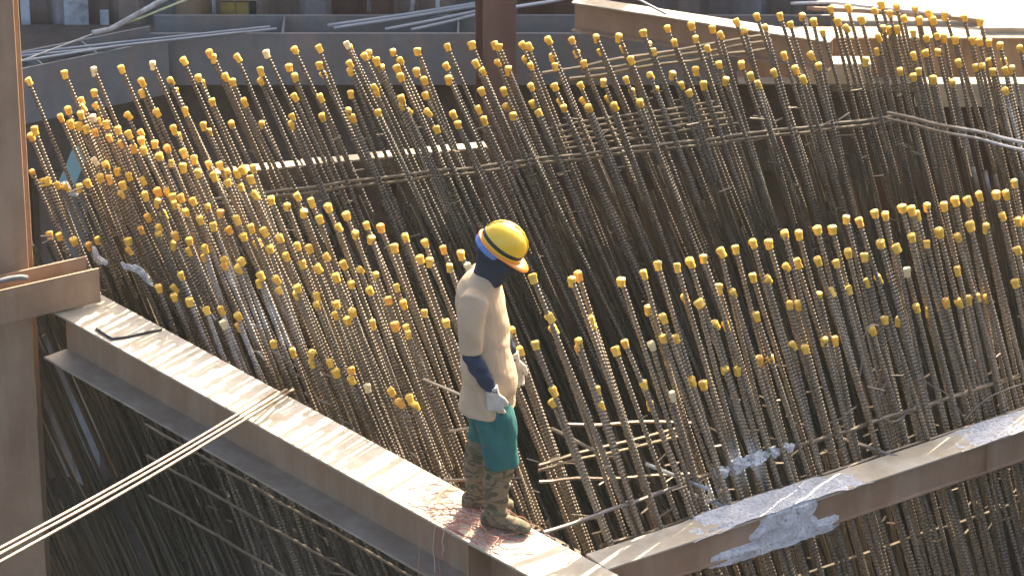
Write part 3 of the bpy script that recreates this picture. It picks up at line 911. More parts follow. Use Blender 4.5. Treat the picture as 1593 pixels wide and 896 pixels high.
tieR('upper of two close tie bars right of the worker\'s knees', (838, 722), (1050, 668), 0.36, 0.36)
tieR('lower of two close tie bars right of the worker\'s knees', (838, 730), (1055, 680), 0.36, 0.36)
tieR('level tie bar right of the worker\'s thighs', (880, 661), (1080, 657), 0.45, 0.45)
tieR('short bar slanting down right beside the worker\'s knees', (858, 668), (925, 700), 0.35, 0.10)
tie('grey bar slanting behind the worker\'s hip', on_plane(660, 590, LN, cL + 0.2), on_plane(725, 618, LN, cL + 0.05), 0.010)
tie('short level bar left of the worker\'s thigh', on_plane(700, 671, LN, cL + 0.1), on_plane(735, 666, LN, cL + 0.1), 0.009)
tie('short level bar left of the worker\'s boots', on_plane(690, 748, LN, cL + 0.1), on_plane(735, 747, LN, cL + 0.1), 0.009)
# binding-wire stubs and short cross ties, uncountable
mb = MB()
for n_vec, c, u_vec, s0, s1, zlo, zhi, n in ((LN, cL, LU, sL + 0.2, sL + 3.6, -1.3, 0.1, 150), (RN, cR, RU, sR, sR + 3.5, -0.9, 0.45, 220),
                                           (Vector(F1N), F1C, Vector(F1U), sc - 5.5, sc + 0.2, -1.0, 0.55, 220)):
    for _ in range(n):
        s = random.uniform(s0, s1)
        d = random.uniform(0.02, 0.5)
        z = random.uniform(zlo, zhi)
        p = Vector((n_vec.x * (c + d) + u_vec.x * s, n_vec.y * (c + d) + u_vec.y * s, z))
        th = random.uniform(-0.6, 0.6) + math.atan2(u_vec.y, u_vec.x)
        L = random.uniform(0.03, 0.11)
        dv = Vector((math.cos(th), math.sin(th), random.uniform(-0.35, 0.35))) * L
        mb.tube([p - dv / 2, p + dv / 2 + Vector((0, 0, random.uniform(-0.01, 0.01)))], random.uniform(0.004, 0.007), 5)
tag(mb.build('wire_ties', M['rebar']), 'countless short wire ties and stubs between the rebar', 'wire', None, 'stuff')
tieR('dashed-looking tie bar behind the front bars above the crusted beam, splashed with grout', (1085, 744), (1640, 566), 0.105, 0.105, 0.012)
# lumps of grout stuck to the bars just above the crusted beam
for i, (x, y, r_, wd) in enumerate(((1122, 733, 0.030, 'leftmost'), (1148, 722, 0.040, 'largest, second from left'), (1175, 712, 0.036, 'middle'), (1202, 703, 0.030, 'fourth from left'), (1228, 695, 0.024, 'rightmost'))):
    bm = bmesh.new()
    bmesh.ops.create_icosphere(bm, subdivisions=3, radius=1)
    c0 = Vector(on_plane(x, y, RN, cR + 0.09))
    for v in bm.verts:
        k_ = 1 + 0.8 * noise.fractal(v.co * 1.3 + Vector((i * 5.3, 0, 0)), 0.7, 2.1, 5)
        a_ = v.co.x * r_ * k_ * 1.35
        v.co = c0 + Vector((RU.x * a_ - RN.x * v.co.y * r_ * k_ * 0.6 - 0.25 * v.co.z * r_, RU.y * a_ - RN.y * v.co.y * r_ * k_ * 0.6, v.co.z * r_ * k_ * 0.9 - 0.3 * r_ * max(0, -v.co.z)))
    me = bpy.data.meshes.new('grout_lump')
    bm.to_mesh(me)
    bm.free()
    me.materials.append(M['grout'])
    o = bpy.data.objects.new('grout_lump', me)
    C.objects.link(o)
    tag(o, f'{wd} of five grout lumps stuck to the tie above the crusted beam', 'grout', 'grout lumps on the tie')
# loops of loose wire at the right
def wire_px(label, pts, d, r=0.004):
    q = [Vector(on_plane(x, y, RN, cR + d)) for x, y in pts]
    out = []
    for i in range(len(q) - 1):
        p0, p1, p2, p3 = q[max(i - 1, 0)], q[i], q[i + 1], q[min(i + 2, len(q) - 1)]
        for s in range(6):
            t_ = s / 6
            out.append(0.5 * ((2 * p1) + (p2 - p0) * t_ + (2 * p0 - 5 * p1 + 4 * p2 - p3) * t_ ** 2 + (3 * p1 - p0 - 3 * p2 + p3) * t_ ** 3))
    out.append(q[-1])
    tag(MB().tube(out, r, 6).build('loose_wire', M['wire'], smooth=True), label, 'wire')
wire_px('thin wire hooked over a cap and hanging down at the right', [(1367, 506), (1352, 508), (1343, 530), (1340, 570), (1336, 590)], 0.06)
wire_px('loop of loose wire hanging before the right-hand rebar', [(1378, 595), (1368, 620), (1370, 645), (1388, 656), (1408, 645), (1415, 620), (1412, 590)], 0.05)
wire_px('long loose wire arching to the right edge above the narrower beam', [(1500, 655), (1520, 632), (1550, 612), (1600, 594)], 0.05)
wire_px('thin wire drooping to the narrower beam at the right', [(1430, 585), (1450, 600), (1475, 615), (1500, 650)], 0.06, 0.003)

# three long rods lying on the left strut, reaching towards us
for i, (a, b, wd) in enumerate((((-30, 868), (430, 608), 'topmost'), ((-30, 877), (446, 606), 'middle'), ((-30, 890), (456, 606), 'lowest'))):
    p1 = Vector(on_z(*b, 0.016 + 0.004 * i))
    p0 = Vector(on_z(a[0], a[1], 0.55))
    # resting on the strut's near edge, rising gently towards us
    path = [p0.lerp(p1, s / 24) + Vector((0, 0, -0.02 * math.sin(math.pi * s / 24))) for s in range(25)]
    tag(MB().tube(path, 0.0085, 8).build('steel_rod', M['rod'], smooth=True), f'{wd} of three long pale rods resting on the striped beam at the lower left', 'rod', 'rods on the striped beam')

# bent dark wire lying on the strut, and dark formwork boards low behind it
pts = [Vector(on_z(x, y, 0.008)) for x, y in ((150, 511), (160, 518), (174, 527), (196, 524), (218, 519), (252, 512))]
tag(MB().tube(pts, 0.008, 8).build('bent_wire', M['dark'], smooth=True), 'bent dark wire lying across the striped beam near its left end', 'wire')
ft = thing('formwork', 'dark formwork boards added as a backdrop low in the pit behind the striped beam', 'formwork', frL @ Vector((1.4, L_W + 1.0, FLOOR_Z)))  # boards added as a dark backdrop hiding the pit floor
for i in range(14):
    MB().box((-0.95 + i * 0.32, L_W + 0.98 + 0.012 * (i % 2), FLOOR_Z - 0.1), (-0.95 + i * 0.32 + 0.314, L_W + 1.02 + 0.012 * (i % 2), -0.80 - 0.03 * random.random()), frL).build('board', M['mud'], ft, bevel=0.004)
# plastic scraps at the left
def scrap(label, pts, d, material, seed, name='plastic_scrap', cat='plastic', thick=0.004, up=0.045):
    q = [Vector(on_plane(x, y, LN, cL + d)) for x, y in pts]
    mb = MB()
    n = len(q)
    rows_ = []
    for j in range(5):
        for i in range(n):
            w = (j / 4 - 0.5) * up
            e = 0.045 * noise.noise(Vector((i * 1.3, j * 1.7, seed)))
            rows_.append(q[i] + Vector((LN.x * (w * 0.6 + e), LN.y * (w * 0.6 + e), w + e)))
    fs_ = [(j * n + i, j * n + i + 1, (j + 1) * n + i + 1, (j + 1) * n + i) for j in range(4) for i in range(n - 1)]
    mb.add(rows_, fs_)
    o = mb.build(name, M[material])
    s = o.modifiers.new('solid', 'SOLIDIFY')
    s.thickness = thick
    ss = o.modifiers.new('sub', 'SUBSURF')
    ss.levels = ss.render_levels = 2
    return tag(o, label, cat)
def bundle(label, a, b, d, r, seed, material='white_sheet'):
    """crumpled plastic wound along a line"""
    pa, pb = Vector(on_plane(*a, LN, cL + d)), Vector(on_plane(*b, LN, cL + d))
    bm = bmesh.new()
    bmesh.ops.create_icosphere(bm, subdivisions=4, radius=1)
    ax = (pb - pa)
    L = ax.length
    ax.normalize()
    sd = ax.cross(Vector((0, 0, 1))).normalized()
    u2 = sd.cross(ax)
    for v in bm.verts:
        k_ = 0.75 + 0.9 * abs(noise.noise(v.co * 2.1 + Vector((seed, 0, 0)))) + 0.35 * noise.noise(v.co * 5.5 + Vector((0, seed, 0)))
        bend = 0.02 * math.sin(v.co.x * 3 + seed)
        v.co = (pa + pb) / 2 + ax * (v.co.x * L / 2) + sd * (v.co.y * r * k_) + u2 * (v.co.z * r * k_ + bend)
    me = bpy.data.meshes.new('plastic_scrap')
    bm.to_mesh(me)
    bm.free()
    me.materials.append(M[material])
    o = bpy.data.objects.new('plastic_scrap', me)
    C.objects.link(o)
    return tag(o, label, 'plastic')
bundle('longest crumpled white plastic scrap among the bars above the beam at left', (188, 404), (238, 442), 0.20, 0.022, 1.0)
bundle('white plastic scrap caught in the bars just right of the left bracket', (143, 386), (166, 416), 0.22, 0.022, 5.0)
bundle('pale plastic scrap among the bars high beside the left post', (92, 287), (122, 301), 0.5, 0.018, 9.0)
o = scrap('faded teal plastic sheet hanging behind the left rebar', [(100, 262), (108, 264), (116, 268), (125, 272)], 1.1, 'teal_sheet', 4.0, up=0.26)

# ------------------------------------------------------------------ the worker
M['skin'] = mat('brown_skin', (0.22, 0.115, 0.07), 0.55)
def cloth(name, a, b, scale=6):
    m = mat(name, a, 0.9, 0, 0.2)
    f_ = noise_fac(m, scale, 0.35, 0.7, 6, 0.6, coords(m, 'obj'))
    set_col(m, mixc(m, f_, a, b))
    bump(m, noise_fac(m, 9, 0.25, 0.75, 3, 0.5, coords(m, 'obj', (1.4, 1.2, 0.8), (0, R(25), 0))), 0.35, 0.014)
    return m
M['shirt'] = cloth('beige_cotton', (0.45, 0.325, 0.20), (0.52, 0.385, 0.245))
M['teal'] = cloth('teal_cotton', (0.018, 0.098, 0.092), (0.032, 0.140, 0.128))
M['navy'] = cloth('navy_knit', (0.022, 0.032, 0.062), (0.035, 0.045, 0.075))
M['hood'] = cloth('charcoal_blue_knit', (0.024, 0.030, 0.045), (0.036, 0.042, 0.058))
M['blue'] = cloth('bright_blue_cloth', (0.10, 0.20, 0.52), (0.22, 0.34, 0.62), 20)
M['glove'] = cloth('grey_cotton_glove', (0.42, 0.40, 0.34), (0.55, 0.51, 0.43), 30)
M['camo'] = mat('camouflage_cloth', (0.2, 0.17, 0.1), 0.9, 0, 0.2)
mm = M['camo']
v_ = coords(mm, 'obj', (1.0, 1.0, 2.1), (0, R(18), 0))
fa = noise_fac(mm, 17, 0.50, 0.54, 3, 0.5, v_, 0.6)
fb = noise_fac(mm, 15, 0.55, 0.59, 3, 0.5, coords(mm, 'obj', (1.0, 1.0, 2.4), (0, R(-12), 0)), 0.8)
c_ = mixc(mm, fa, (0.165, 0.128, 0.080), (0.072, 0.058, 0.036))
set_col(mm, mixc(mm, fb, c_, (0.100, 0.098, 0.056)))
M['boot'] = mat('green_rubber_sole', (0.07, 0.10, 0.06), 0.7)
M['helmet'] = mat('glossy_yellow_helmet', (0.82, 0.50, 0.03), 0.28, 0, 0.5)
f = noise_fac(M['helmet'], 30, 0.55, 0.75, 5, 0.6, coords(M['helmet'], 'obj'))
set_col(M['helmet'], mixc(M['helmet'], math_n(M['helmet'], 'MULTIPLY', f, 0.4), (0.82, 0.50, 0.03), (0.45, 0.27, 0.05)))
M['helmet_lit_through'] = mat('sunlit_through_brim', (0.80, 0.27, 0.035), 0.4)  # sunlight through the yellow plastic, painted as an orange base colour
M['helmet_black'] = mat('black_band', (0.012, 0.010, 0.009), 0.5)

foot = on_z(762, 806)
W = thing('person', 'worker in yellow hard hat, beige shirt and teal knee-length trousers standing on the beam', 'person', (foot[0], foot[1], 0.002))
W.rotation_euler = (0, 0, R(-8))
W.scale = (1.0, 1.0, 1.0)
def E3(c, a, b):       # horizontal ellipse: half depth a (x), half width b (y)
    return (c, (a, 0, 0), (0, b, 0))
def limb(mb, pts, sides=16):
    """pts: (x, y, z, ra, rb): ra in the fore-aft plane, rb sideways"""
    n = len(pts)
    secs = []
    for i, (x, y, z, ra, rb) in enumerate(pts):
        p0 = Vector(pts[max(i - 1, 0)][:3])
        p1 = Vector(pts[min(i + 1, n - 1)][:3])
        t_ = (p1 - p0).normalized()
        side = Vector((0, 1, 0))
        side = (side - t_ * side.dot(t_)).normalized()
        fw = side.cross(t_)
        secs.append(((x, y, z), fw * ra, side * rb))
    mb.loft(secs, sides)
# joints; x forwards, +y to his left (away from us)
HEAD = Vector((0.038, 0.0, 1.518))
hp = R(36)                                   # head pitched down
def head_pt(x, y, z):
    return HEAD + Vector((x * math.cos(hp) + z * math.sin(hp), y, -x * math.sin(hp) + z * math.cos(hp)))
def head_secs(scale=1.0, z0=-0.12, z1=0.115, grow=0.0):
    secs = []
    for z, xc, a, b in ((-0.115, 0.045, 0.040, 0.038), (-0.10, 0.030, 0.066, 0.054), (-0.07, 0.014, 0.086, 0.064), (-0.03, 0.004, 0.097, 0.072), (0.01, 0.0, 0.101, 0.076), (0.05, -0.004, 0.099, 0.076), (0.085, -0.006, 0.082, 0.064), (0.108, -0.008, 0.050, 0.040), (0.117, -0.008, 0.02, 0.016)):
        if z < z0 or z > z1:
            continue
        fx = Vector((math.cos(hp), 0, -math.sin(hp)))
        secs.append((head_pt(xc, 0, z), fx * (a + grow), Vector((0, b + grow, 0))))
    return secs
torso = [(-0.010, 0.0, 0.72, 0.100, 0.150), (-0.015, 0, 0.82, 0.112, 0.165), (-0.015, 0, 0.92, 0.108, 0.155), (-0.020, 0, 1.02, 0.104, 0.150), (-0.035, 0, 1.14, 0.110, 0.163), (-0.045, 0, 1.24, 0.112, 0.175), (-0.050, 0, 1.31, 0.100, 0.165), (-0.040, 0, 1.365, 0.075, 0.115), (-0.020, 0, 1.40, 0.058, 0.065), (0.015, 0, 1.45, 0.056, 0.058), (0.045, 0, 1.50, 0.058, 0.058)]
ARM_R = [(-0.055, -0.165, 1.315, 0.060, 0.056), (-0.062, -0.190, 1.24, 0.054, 0.050), (-0.068, -0.205, 1.12, 0.047, 0.044), (-0.062, -0.212, 0.985, 0.041, 0.040), (-0.045, -0.214, 0.93, 0.042, 0.040), (-0.018, -0.208, 0.85, 0.037, 0.035), (0.004, -0.200, 0.775, 0.028, 0.029), (0.010, -0.198, 0.745, 0.028, 0.030)]
ARM_R = [(x + 0.035 * max(0.0, (1.0 - z) / 0.25), y, 1.315 - (1.315 - z) * 0.86, a, b) for x, y, z, a, b in ARM_R]
ARM_L = [(x + (0.05 if z < 1.0 else 0.0) * (1.0 if z > 0.8 else 1.3), -y, z + 0.0, a, b) for x, y, z, a, b in ARM_R]
LEG_R = [(0.012, -0.088, 0.76, 0.098, 0.090), (0.035, -0.094, 0.64, 0.088, 0.082), (0.060, -0.098, 0.50, 0.070, 0.066), (0.072, -0.100, 0.43, 0.062, 0.058), (0.058, -0.100, 0.34, 0.060, 0.056), (0.046, -0.102, 0.24, 0.052, 0.048), (0.046, -0.104, 0.12, 0.040, 0.038), (0.050, -0.106, 0.07, 0.042, 0.038)]
LEG_L = [(-0.022, 0.088, 0.76, 0.098, 0.090), (-0.030, 0.092, 0.64, 0.088, 0.082), (-0.036, 0.094, 0.50, 0.070, 0.066), (-0.040, 0.094, 0.43, 0.062, 0.058), (-0.062, 0.094, 0.34, 0.060, 0.056), (-0.078, 0.094, 0.24, 0.052, 0.048), (-0.080, 0.094, 0.12, 0.040, 0.038), (-0.076, 0.094, 0.07, 0.042, 0.038)]
def grow(pts, g_, z0=-9, z1=9):
    return [(x, y, z, a + g_, b + g_) for x, y, z, a, b in pts if z0 <= z <= z1]
def hand(mb, arm, side, g_=0.0):
    """relaxed hand hanging from the wrist: palm, four bent fingers of unequal length, a thumb from the side of the palm"""
    w = Vector(arm[-1][:3])
    s = side
    dn = Vector((0.16, 0, -0.98)).normalized()
    fwd_ = Vector((0.98, 0, 0.16))
    out_ = Vector((0, s, 0))
    pal = []
    for t_, aw, th in ((-0.012, 0.027, 0.022), (0.02, 0.034, 0.019), (0.055, 0.041, 0.018), (0.085, 0.041, 0.015), (0.096, 0.036, 0.011)):
        pal.append((w + dn * t_, fwd_ * (aw + g_), out_ * (th + g_)))
    mb.loft(pal, 14)
    for k_, (fx, L_) in enumerate(((0.030, 0.066), (0.0105, 0.074), (-0.009, 0.069), (-0.028, 0.054))):
        p0 = w + dn * 0.082 + fwd_ * fx
        curl = 0.30 + 0.10 * k_
        pts = [p0]
        ang = 0.12
        for seg, fr_ in ((0, 0.42), (1, 0.32), (2, 0.26)):
            ang += curl
            dvec = dn * math.cos(ang) - out_ * math.sin(ang) + fwd_ * (0.05 - 0.03 * k_)
            pts.append(pts[-1] + dvec * L_ * fr_)
        mb.tube(pts, [0.0095 + g_, 0.0092 + g_, 0.0085 + g_, 0.0070 + g_], 8)
    p0 = w + dn * 0.022 + fwd_ * 0.026
    pts = [p0, p0 + dn * 0.022 + fwd_ * 0.022 - out_ * 0.004, p0 + dn * 0.046 + fwd_ * 0.030 - out_ * 0.012, p0 + dn * 0.066 + fwd_ * 0.028 - out_ * 0.018]
    mb.tube(pts, [0.013 + g_, 0.0125 + g_, 0.0105 + g_, 0.008 + g_], 8)
body = MB()
body.loft([((x, y, z), (a, 0, 0), (0, b, 0)) for x, y, z, a, b in torso], 24)
body.loft(head_secs(), 20)
# nose, brow, chin, ears
body.loft([(head_pt(0.088, 0, 0.022), Vector((0.010, 0, 0)), Vector((0, 0.008, 0))), (head_pt(0.100, 0, 0.0), Vector((0.014, 0, 0)), Vector((0, 0.011, 0))), (head_pt(0.108, 0, -0.022), Vector((0.016, 0, 0)), Vector((0, 0.016, 0))), (head_pt(0.096, 0, -0.034), Vector((0.010, 0, 0)), Vector((0, 0.012, 0)))], 10)
for s in (-1, 1):
    body.loft([(head_pt(-0.008, s * 0.074, 0.03), Vector((0.012, 0, 0)), Vector((0, 0.007, 0))), (head_pt(-0.012, s * 0.080, 0.012), Vector((0.018, 0, 0)), Vector((0, 0.010, 0))), (head_pt(-0.008, s * 0.076, -0.022), Vector((0.010, 0, 0)), Vector((0, 0.007, 0)))], 10)
for arm, s in ((ARM_R, -1), (ARM_L, 1)):
    limb(body, arm)
    hand(body, arm, s)
for leg in (LEG_R, LEG_L):
    limb(body, leg)
    x, y, z = leg[-1][:3]
    body.loft([((x - 0.045, y, 0.05), (0, 0.030, 0), (0, 0, 0.030)), ((x, y, 0.050), (0, 0.036, 0), (0, 0, 0.036)), ((x + 0.09, y, 0.035), (0, 0.040, 0), (0, 0, 0.024)), ((x + 0.16, y, 0.028), (0, 0.030, 0), (0, 0, 0.016))], 12)
put_mesh('body', remesh(body, 'body', 0.0075, 3), M['skin'], W)
for s in (-1, 1):
    e = MB()
    c0 = head_pt(0.086, s * 0.032, 0.018)
    e.loft([(c0 + Vector((0, 0, z)), Vector((r_, 0, 0)), Vector((0, r_ * 1.1, 0))) for z, r_ in ((-0.009, 0.003), (-0.005, 0.0085), (0, 0.0105), (0.005, 0.0085), (0.009, 0.003))], 10)
    me_ = e.mesh('eye', M['white_sheet'], True)
    oe = bpy.data.objects.new('eye', me_)
    C.objects.link(oe)
    oe.parent = W
# shirt
sh = MB()
sh.loft([((-0.012, 0, 0.660), (0.150, 0, 0), (0, 0.200, 0)), ((-0.010, 0, 0.70), (0.144, 0, 0), (0, 0.194, 0)), ((-0.012, 0, 0.80), (0.138, 0, 0), (0, 0.188, 0)), ((-0.016, 0, 0.92), (0.127, 0, 0), (0, 0.176, 0)), ((-0.024, 0, 1.04), (0.126, 0, 0), (0, 0.174, 0)), ((-0.038, 0, 1.15), (0.127, 0, 0), (0, 0.182, 0)), ((-0.047, 0, 1.24), (0.126, 0, 0), (0, 0.190, 0)), ((-0.052, 0, 1.32), (0.112, 0, 0), (0, 0.178, 0)), ((-0.042, 0, 1.375), (0.088, 0, 0), (0, 0.128, 0)), ((-0.022, 0, 1.410), (0.068, 0, 0), (0, 0.078, 0))], 28)
for arm in (ARM_R, ARM_L):
    pts = [(x, y, z, a + 0.017 + (0.012 if z < 1.1 else 0), b + 0.014 + (0.008 if z < 1.1 else 0)) for x, y, z, a, b in arm if z > 1.02]
    x, y, z, a, b = arm[3]
    pts[-1] = (x - 0.004, y, 1.045, 0.060, 0.053)
    pts.insert(0, (-0.048, arm[0][1] * 0.62, 1.335, 0.048, 0.040))
    limb(sh, pts, 18)
def folds(co, no):
    a = noise.noise(Vector((co.x * 5 + 1.3 * co.z, co.y * 5, co.z * 10 + co.x * 6))) * 0.017
    b = math.sin((co.z * 9 + co.x * 14 + 2.0 * noise.noise(co * 4)) * 2.2) * 0.0060 + 0.006 * abs(noise.noise(Vector((co.x * 16 - co.z * 9, co.y * 9, co.z * 13 + co.x * 12))))
    k_ = min(1, max(0.15, (1.32 - co.z) / 0.4))
    return (a + b) * k_
put_mesh('shirt', remesh(sh, 'shirt', 0.0085, 3, folds), M['shirt'], W)
# knee-length trousers
tr = MB()
tr.loft([((-0.006, 0, 0.88), (0.100, 0, 0), (0, 0.150, 0)), ((-0.004, 0, 0.80), (0.106, 0, 0), (0, 0.160, 0)), ((-0.002, 0, 0.72), (0.108, 0, 0), (0, 0.162, 0)), ((-0.006, 0, 0.68), (0.095, 0, 0), (0, 0.140, 0))], 24)
for leg, zb in ((LEG_R, 0.375), (LEG_L, 0.42)):
    pts = grow(leg, 0.022, 0.48, 0.70)
    pts.insert(0, (leg[0][0] * 0.5, leg[0][1], 0.74, 0.098, 0.074))
    x, y, z, a, b = leg[4]
    pts.append((x + 0.020, y, zb + 0.03, 0.086, 0.080))
    pts.append((x + 0.022, y, zb, 0.088, 0.081))
    limb(tr, pts, 18)
def folds2(co, no):
    return 0.012 * noise.noise(Vector((co.x * 9, co.y * 7, co.z * 6 + co.x * 7))) + 0.004 * math.sin(co.z * 34 + co.x * 50) + 0.007 * abs(noise.noise(Vector((co.x * 18, co.y * 14, co.z * 15))))
put_mesh('knee_length_trousers', remesh(tr, 'trousers', 0.0085, 3, folds2), M['teal'], W)
# camouflage leggings over the shins, and shoes
for leg in (LEG_R, LEG_L):
    lg = MB()
    pts = [(x, y, z, a + 0.018, b + 0.016) for x, y, z, a, b in leg if z < 0.45]
    pts[-1] = (pts[-1][0], pts[-1][1], 0.055, 0.064, 0.056)
    limb(lg, pts, 18)
    ph = leg[0][1] * 7
    put_mesh('legging', remesh(lg, 'legging', 0.0075, 2, lambda co, no: 0.006 * noise.noise(Vector((co.x * 12, co.y * 12 + ph, co.z * 22))) + 0.0035 * math.sin(co.z * 75 + 20 * co.x + ph)), M['camo'], W)
    x, y = leg[-1][:2]
    st = MB()
    yaw = -0.25 if leg is LEG_R else 0.05
    def fp(dx, dy, z):
        return Vector((x + dx * math.cos(yaw) - dy * math.sin(yaw), y + dx * math.sin(yaw) + dy * math.cos(yaw), z))
    sd = Vector((-math.sin(yaw), math.cos(yaw), 0))
    st.loft([(fp(-0.085, 0, 0.042), sd * 0.020, Vector((0, 0, 0.030))), (fp(-0.070, 0, 0.050), sd * 0.040, Vector((0, 0, 0.046))), (fp(-0.02, 0, 0.056), sd * 0.044, Vector((0, 0, 0.054))), (fp(0.04, 0, 0.048), sd * 0.046, Vector((0, 0, 0.046))), (fp(0.10, 0, 0.040), sd * 0.051, Vector((0, 0, 0.038))), (fp(0.15, 0, 0.034), sd * 0.047, Vector((0, 0, 0.032))), (fp(0.185, 0, 0.030), sd * 0.028, Vector((0, 0, 0.020)))], 16)
    me_ = remesh(st, 'shoe', 0.006, 2)
    for v in me_.vertices:
        v.co.z = max(v.co.z, 0.002)
    put_mesh('shoe', me_, M['camo'], W)
# arm sleeves and gloves
for arm, s in ((ARM_R, -1), (ARM_L, 1)):
    sl = MB()
    limb(sl, [(x, y, z, a + 0.005, b + 0.005) for x, y, z, a, b in arm if z < 1.16], 16)
    put_mesh('arm_sleeve', remesh(sl, 'arm_sleeve', 0.006, 2, lambda co, no: 0.0025 * math.sin(co.z * 110 + co.x * 40)), M['navy'], W)
    gl = MB()
    hand(gl, arm, s, 0.0025)
    x, y, z, a, b = arm[-1]
    limb(gl, [(arm[-2][0] + 0.001, arm[-2][1], arm[-2][2] + 0.012, 0.036, 0.036), (x, y, z - 0.005, 0.034, 0.034)], 14)
    put_mesh('glove', remesh(gl, 'glove', 0.0038, 1), M['glove'], W)
# knitted hood over head, neck and lower face
hd = MB()
hd.loft(head_secs(grow=0.007, z0=-0.2, z1=-0.02) + [(head_pt(-0.028, 0, 0.01), Vector((math.cos(hp), 0, -math.sin(hp))) * 0.084, Vector((0, 0.085, 0))), (head_pt(-0.030, 0, 0.06), Vector((math.cos(hp), 0, -math.sin(hp))) * 0.082, Vector((0, 0.084, 0)))], 22)
hd.loft([((-0.010, 0, 1.345), (0.080, 0, 0), (0, 0.092, 0)), ((0.002, 0, 1.38), (0.088, 0, 0), (0, 0.088, 0)), ((0.030, 0, 1.42), (0.106, 0, 0), (0, 0.088, 0)), ((0.044, 0, 1.46), (0.112, 0, 0), (0, 0.092, 0)), ((0.044, 0, 1.50), (0.108, 0, 0), (0, 0.094, 0)), ((0.030, 0, 1.54), (0.096, 0, 0), (0, 0.094, 0))], 22)
put_mesh('knitted_hood', remesh(hd, 'hood', 0.007, 3, lambda co, no: 0.005 * noise.noise(Vector((co.x * 14, co.y * 10, co.z * 24)))), M['hood'], W)
# blue cloth band at the back of the head
bd = MB()
fx = Vector((math.cos(hp), 0, -math.sin(hp)))
bd.loft([(head_pt(-0.030, 0, -0.008), fx * 0.096, Vector((0, 0.094, 0))), (head_pt(-0.030, 0, -0.003), fx * 0.100, Vector((0, 0.099, 0))), (head_pt(-0.030, 0, 0.030), fx * 0.100, Vector((0, 0.099, 0))), (head_pt(-0.030, 0, 0.040), fx * 0.090, Vector((0, 0.090, 0)))], 24)
put_mesh('head_band', bd.mesh('head_band', M['blue'], True), M['blue'], W)
# hard hat: shell, brim all round with a peak, black band with gap, rear tab
hz = Vector((math.sin(hp), 0, math.cos(hp)))
HS = 0.94
def ring(z, a, b, xc=0.0):
    return (head_pt(xc, 0, z), fx * a * HS, Vector((0, b * HS, 0)))
hh = MB()
hh.loft([ring(0.034, 0.130, 0.114), ring(0.044, 0.131, 0.115), ring(0.080, 0.128, 0.111), ring(0.115, 0.116, 0.101), ring(0.142, 0.095, 0.083), ring(0.161, 0.066, 0.058), ring(0.171, 0.033, 0.030), ring(0.1735, 0.006, 0.006)], 32)
shell = put_mesh('hard_hat', hh.mesh('hard_hat', M['helmet'], True), M['helmet'], W)
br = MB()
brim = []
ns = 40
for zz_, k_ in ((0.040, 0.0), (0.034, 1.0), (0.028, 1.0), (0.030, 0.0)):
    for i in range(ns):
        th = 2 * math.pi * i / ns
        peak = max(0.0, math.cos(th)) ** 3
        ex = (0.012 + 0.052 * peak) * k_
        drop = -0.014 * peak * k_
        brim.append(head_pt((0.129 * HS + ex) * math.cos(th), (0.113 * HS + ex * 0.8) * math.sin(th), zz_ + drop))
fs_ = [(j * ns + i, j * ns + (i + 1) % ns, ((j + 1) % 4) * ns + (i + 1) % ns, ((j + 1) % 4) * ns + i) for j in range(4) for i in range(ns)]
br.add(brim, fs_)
bo = put_mesh('brim', br.mesh('brim', M['helmet_lit_through'], True), M['helmet_lit_through'], shell)
bb = MB()
bb.loft([ring(0.052, 0.1305, 0.1145), ring(0.054, 0.1318, 0.1158), ring(0.071, 0.1305, 0.1140), ring(0.073, 0.1275, 0.1105)], 36)
put_mesh('black_band', bb.mesh('black_band', M['helmet_black'], True), M['helmet_black'], shell)
rd = MB()
rd.tube([head_pt(x * HS, 0, z) for x, z in ((-0.124, 0.085), (-0.112, 0.118), (-0.090, 0.145), (-0.052, 0.165), (0, 0.1735), (0.052, 0.165), (0.090, 0.145), (0.112, 0.118), (0.124, 0.085))], 0.007, 8)
put_mesh('ridge', rd.mesh('ridge', M['helmet'], True), M['helmet'], shell)

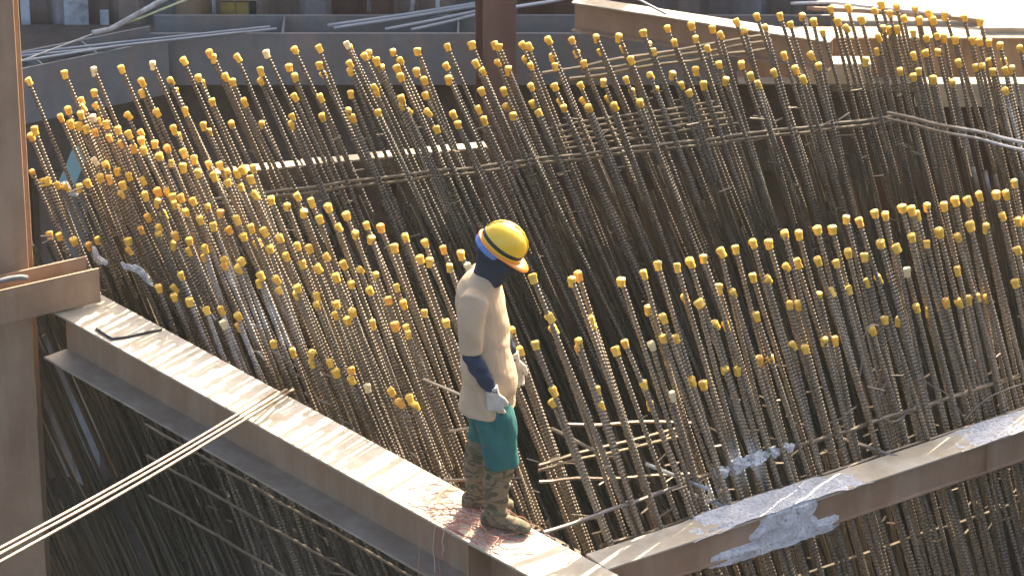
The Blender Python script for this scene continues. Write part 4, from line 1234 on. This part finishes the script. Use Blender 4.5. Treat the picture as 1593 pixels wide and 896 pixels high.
# ------------------------------------------------------------------ tangle of twine and netting at his feet
M['twine'] = mat('faded_red_twine', (0.42, 0.16, 0.13), 0.8)
M['twine2'] = mat('pale_pink_twine', (0.55, 0.38, 0.34), 0.8)
M['twine3'] = mat('orange_brown_twine', (0.45, 0.24, 0.12), 0.8)
t = thing('twine_tangle', 'tangle of faded red and pink twine on the striped beam under the worker\'s boots', 'twine', on_z(760, 820, 0.0))
s_f = (Vector((foot[0], foot[1])) - Vector((LA[0], LA[1]))).dot(LU)
for i in range(46):
    s0 = s_f + random.gauss(0.0, 0.12)
    y0 = random.uniform(0.03, L_W - 0.03)
    ang = random.uniform(0, 6.28)
    pts = []
    z = 0.006 + random.uniform(0, 0.03)
    for j in range(random.randint(10, 26)):
        pts.append(frL @ Vector((s0, min(max(y0, 0.004), L_W - 0.004), max(0.004, z + 0.012 * noise.noise(Vector((j * 0.4, i * 3.1, 0)))))))
        ang += random.gauss(0, 0.5)
        s0 += 0.022 * math.cos(ang)
        y0 += 0.022 * math.sin(ang)
    MB().tube(pts, random.uniform(0.0016, 0.0034), 5).build('strand', M[random.choice(['twine', 'twine2', 'twine', 'twine3'])], t)
for i, ds in enumerate((-0.22, -0.17, -0.10, -0.06, -0.03, 0.02)):
    Ld = (0.40, 0.12, 0.22, 0.30, 0.10, 0.16)[i]
    pts = [frL @ Vector((s_f + ds, 0.08, 0.012)), frL @ Vector((s_f + ds - 0.02, 0.03, 0.016)), frL @ Vector((s_f + ds - 0.03, -0.006, 0.006)), frL @ Vector((s_f + ds - 0.035, -0.016, -0.05))]
    for k_ in range(1, 7):
        pts.append(frL @ Vector((s_f + ds - 0.035 + 0.012 * math.sin(k_ * 1.1 + i), -0.016 - 0.004 * math.sin(k_ + i), -0.05 - Ld * k_ / 6)))
    MB().tube(pts, 0.0024, 5).build('hanging_strand', M[('twine3', 'twine', 'twine2', 'twine', 'twine2', 'twine')[i]], t)
bpy.data.materials.remove(None_mat)

# ------------------------------------------------------------------ thin haze added over the whole site to lift the dark tones
hm = bpy.data.materials.new('tone_lifting_haze')
hm.use_nodes = True
hm.node_tree.nodes.remove(hm.node_tree.nodes['Principled BSDF'])
pv = hm.node_tree.nodes.new('ShaderNodeVolumePrincipled')
pv.inputs['Color'].default_value = (0.88, 0.92, 0.84, 1)
pv.inputs['Density'].default_value = 0.00033
pv.inputs['Anisotropy'].default_value = 0.0
hm.node_tree.links.new(pv.outputs[0], hm.node_tree.nodes['Material Output'].inputs['Volume'])
hz_ = MB().box((-31, -13, -5.3), (31, 76, 10.3)).build('haze', hm)
hz_['kind'] = 'stuff'
hz_['label'] = 'thin haze added over the whole pit to lift the dark tones'
hz_['category'] = 'haze'
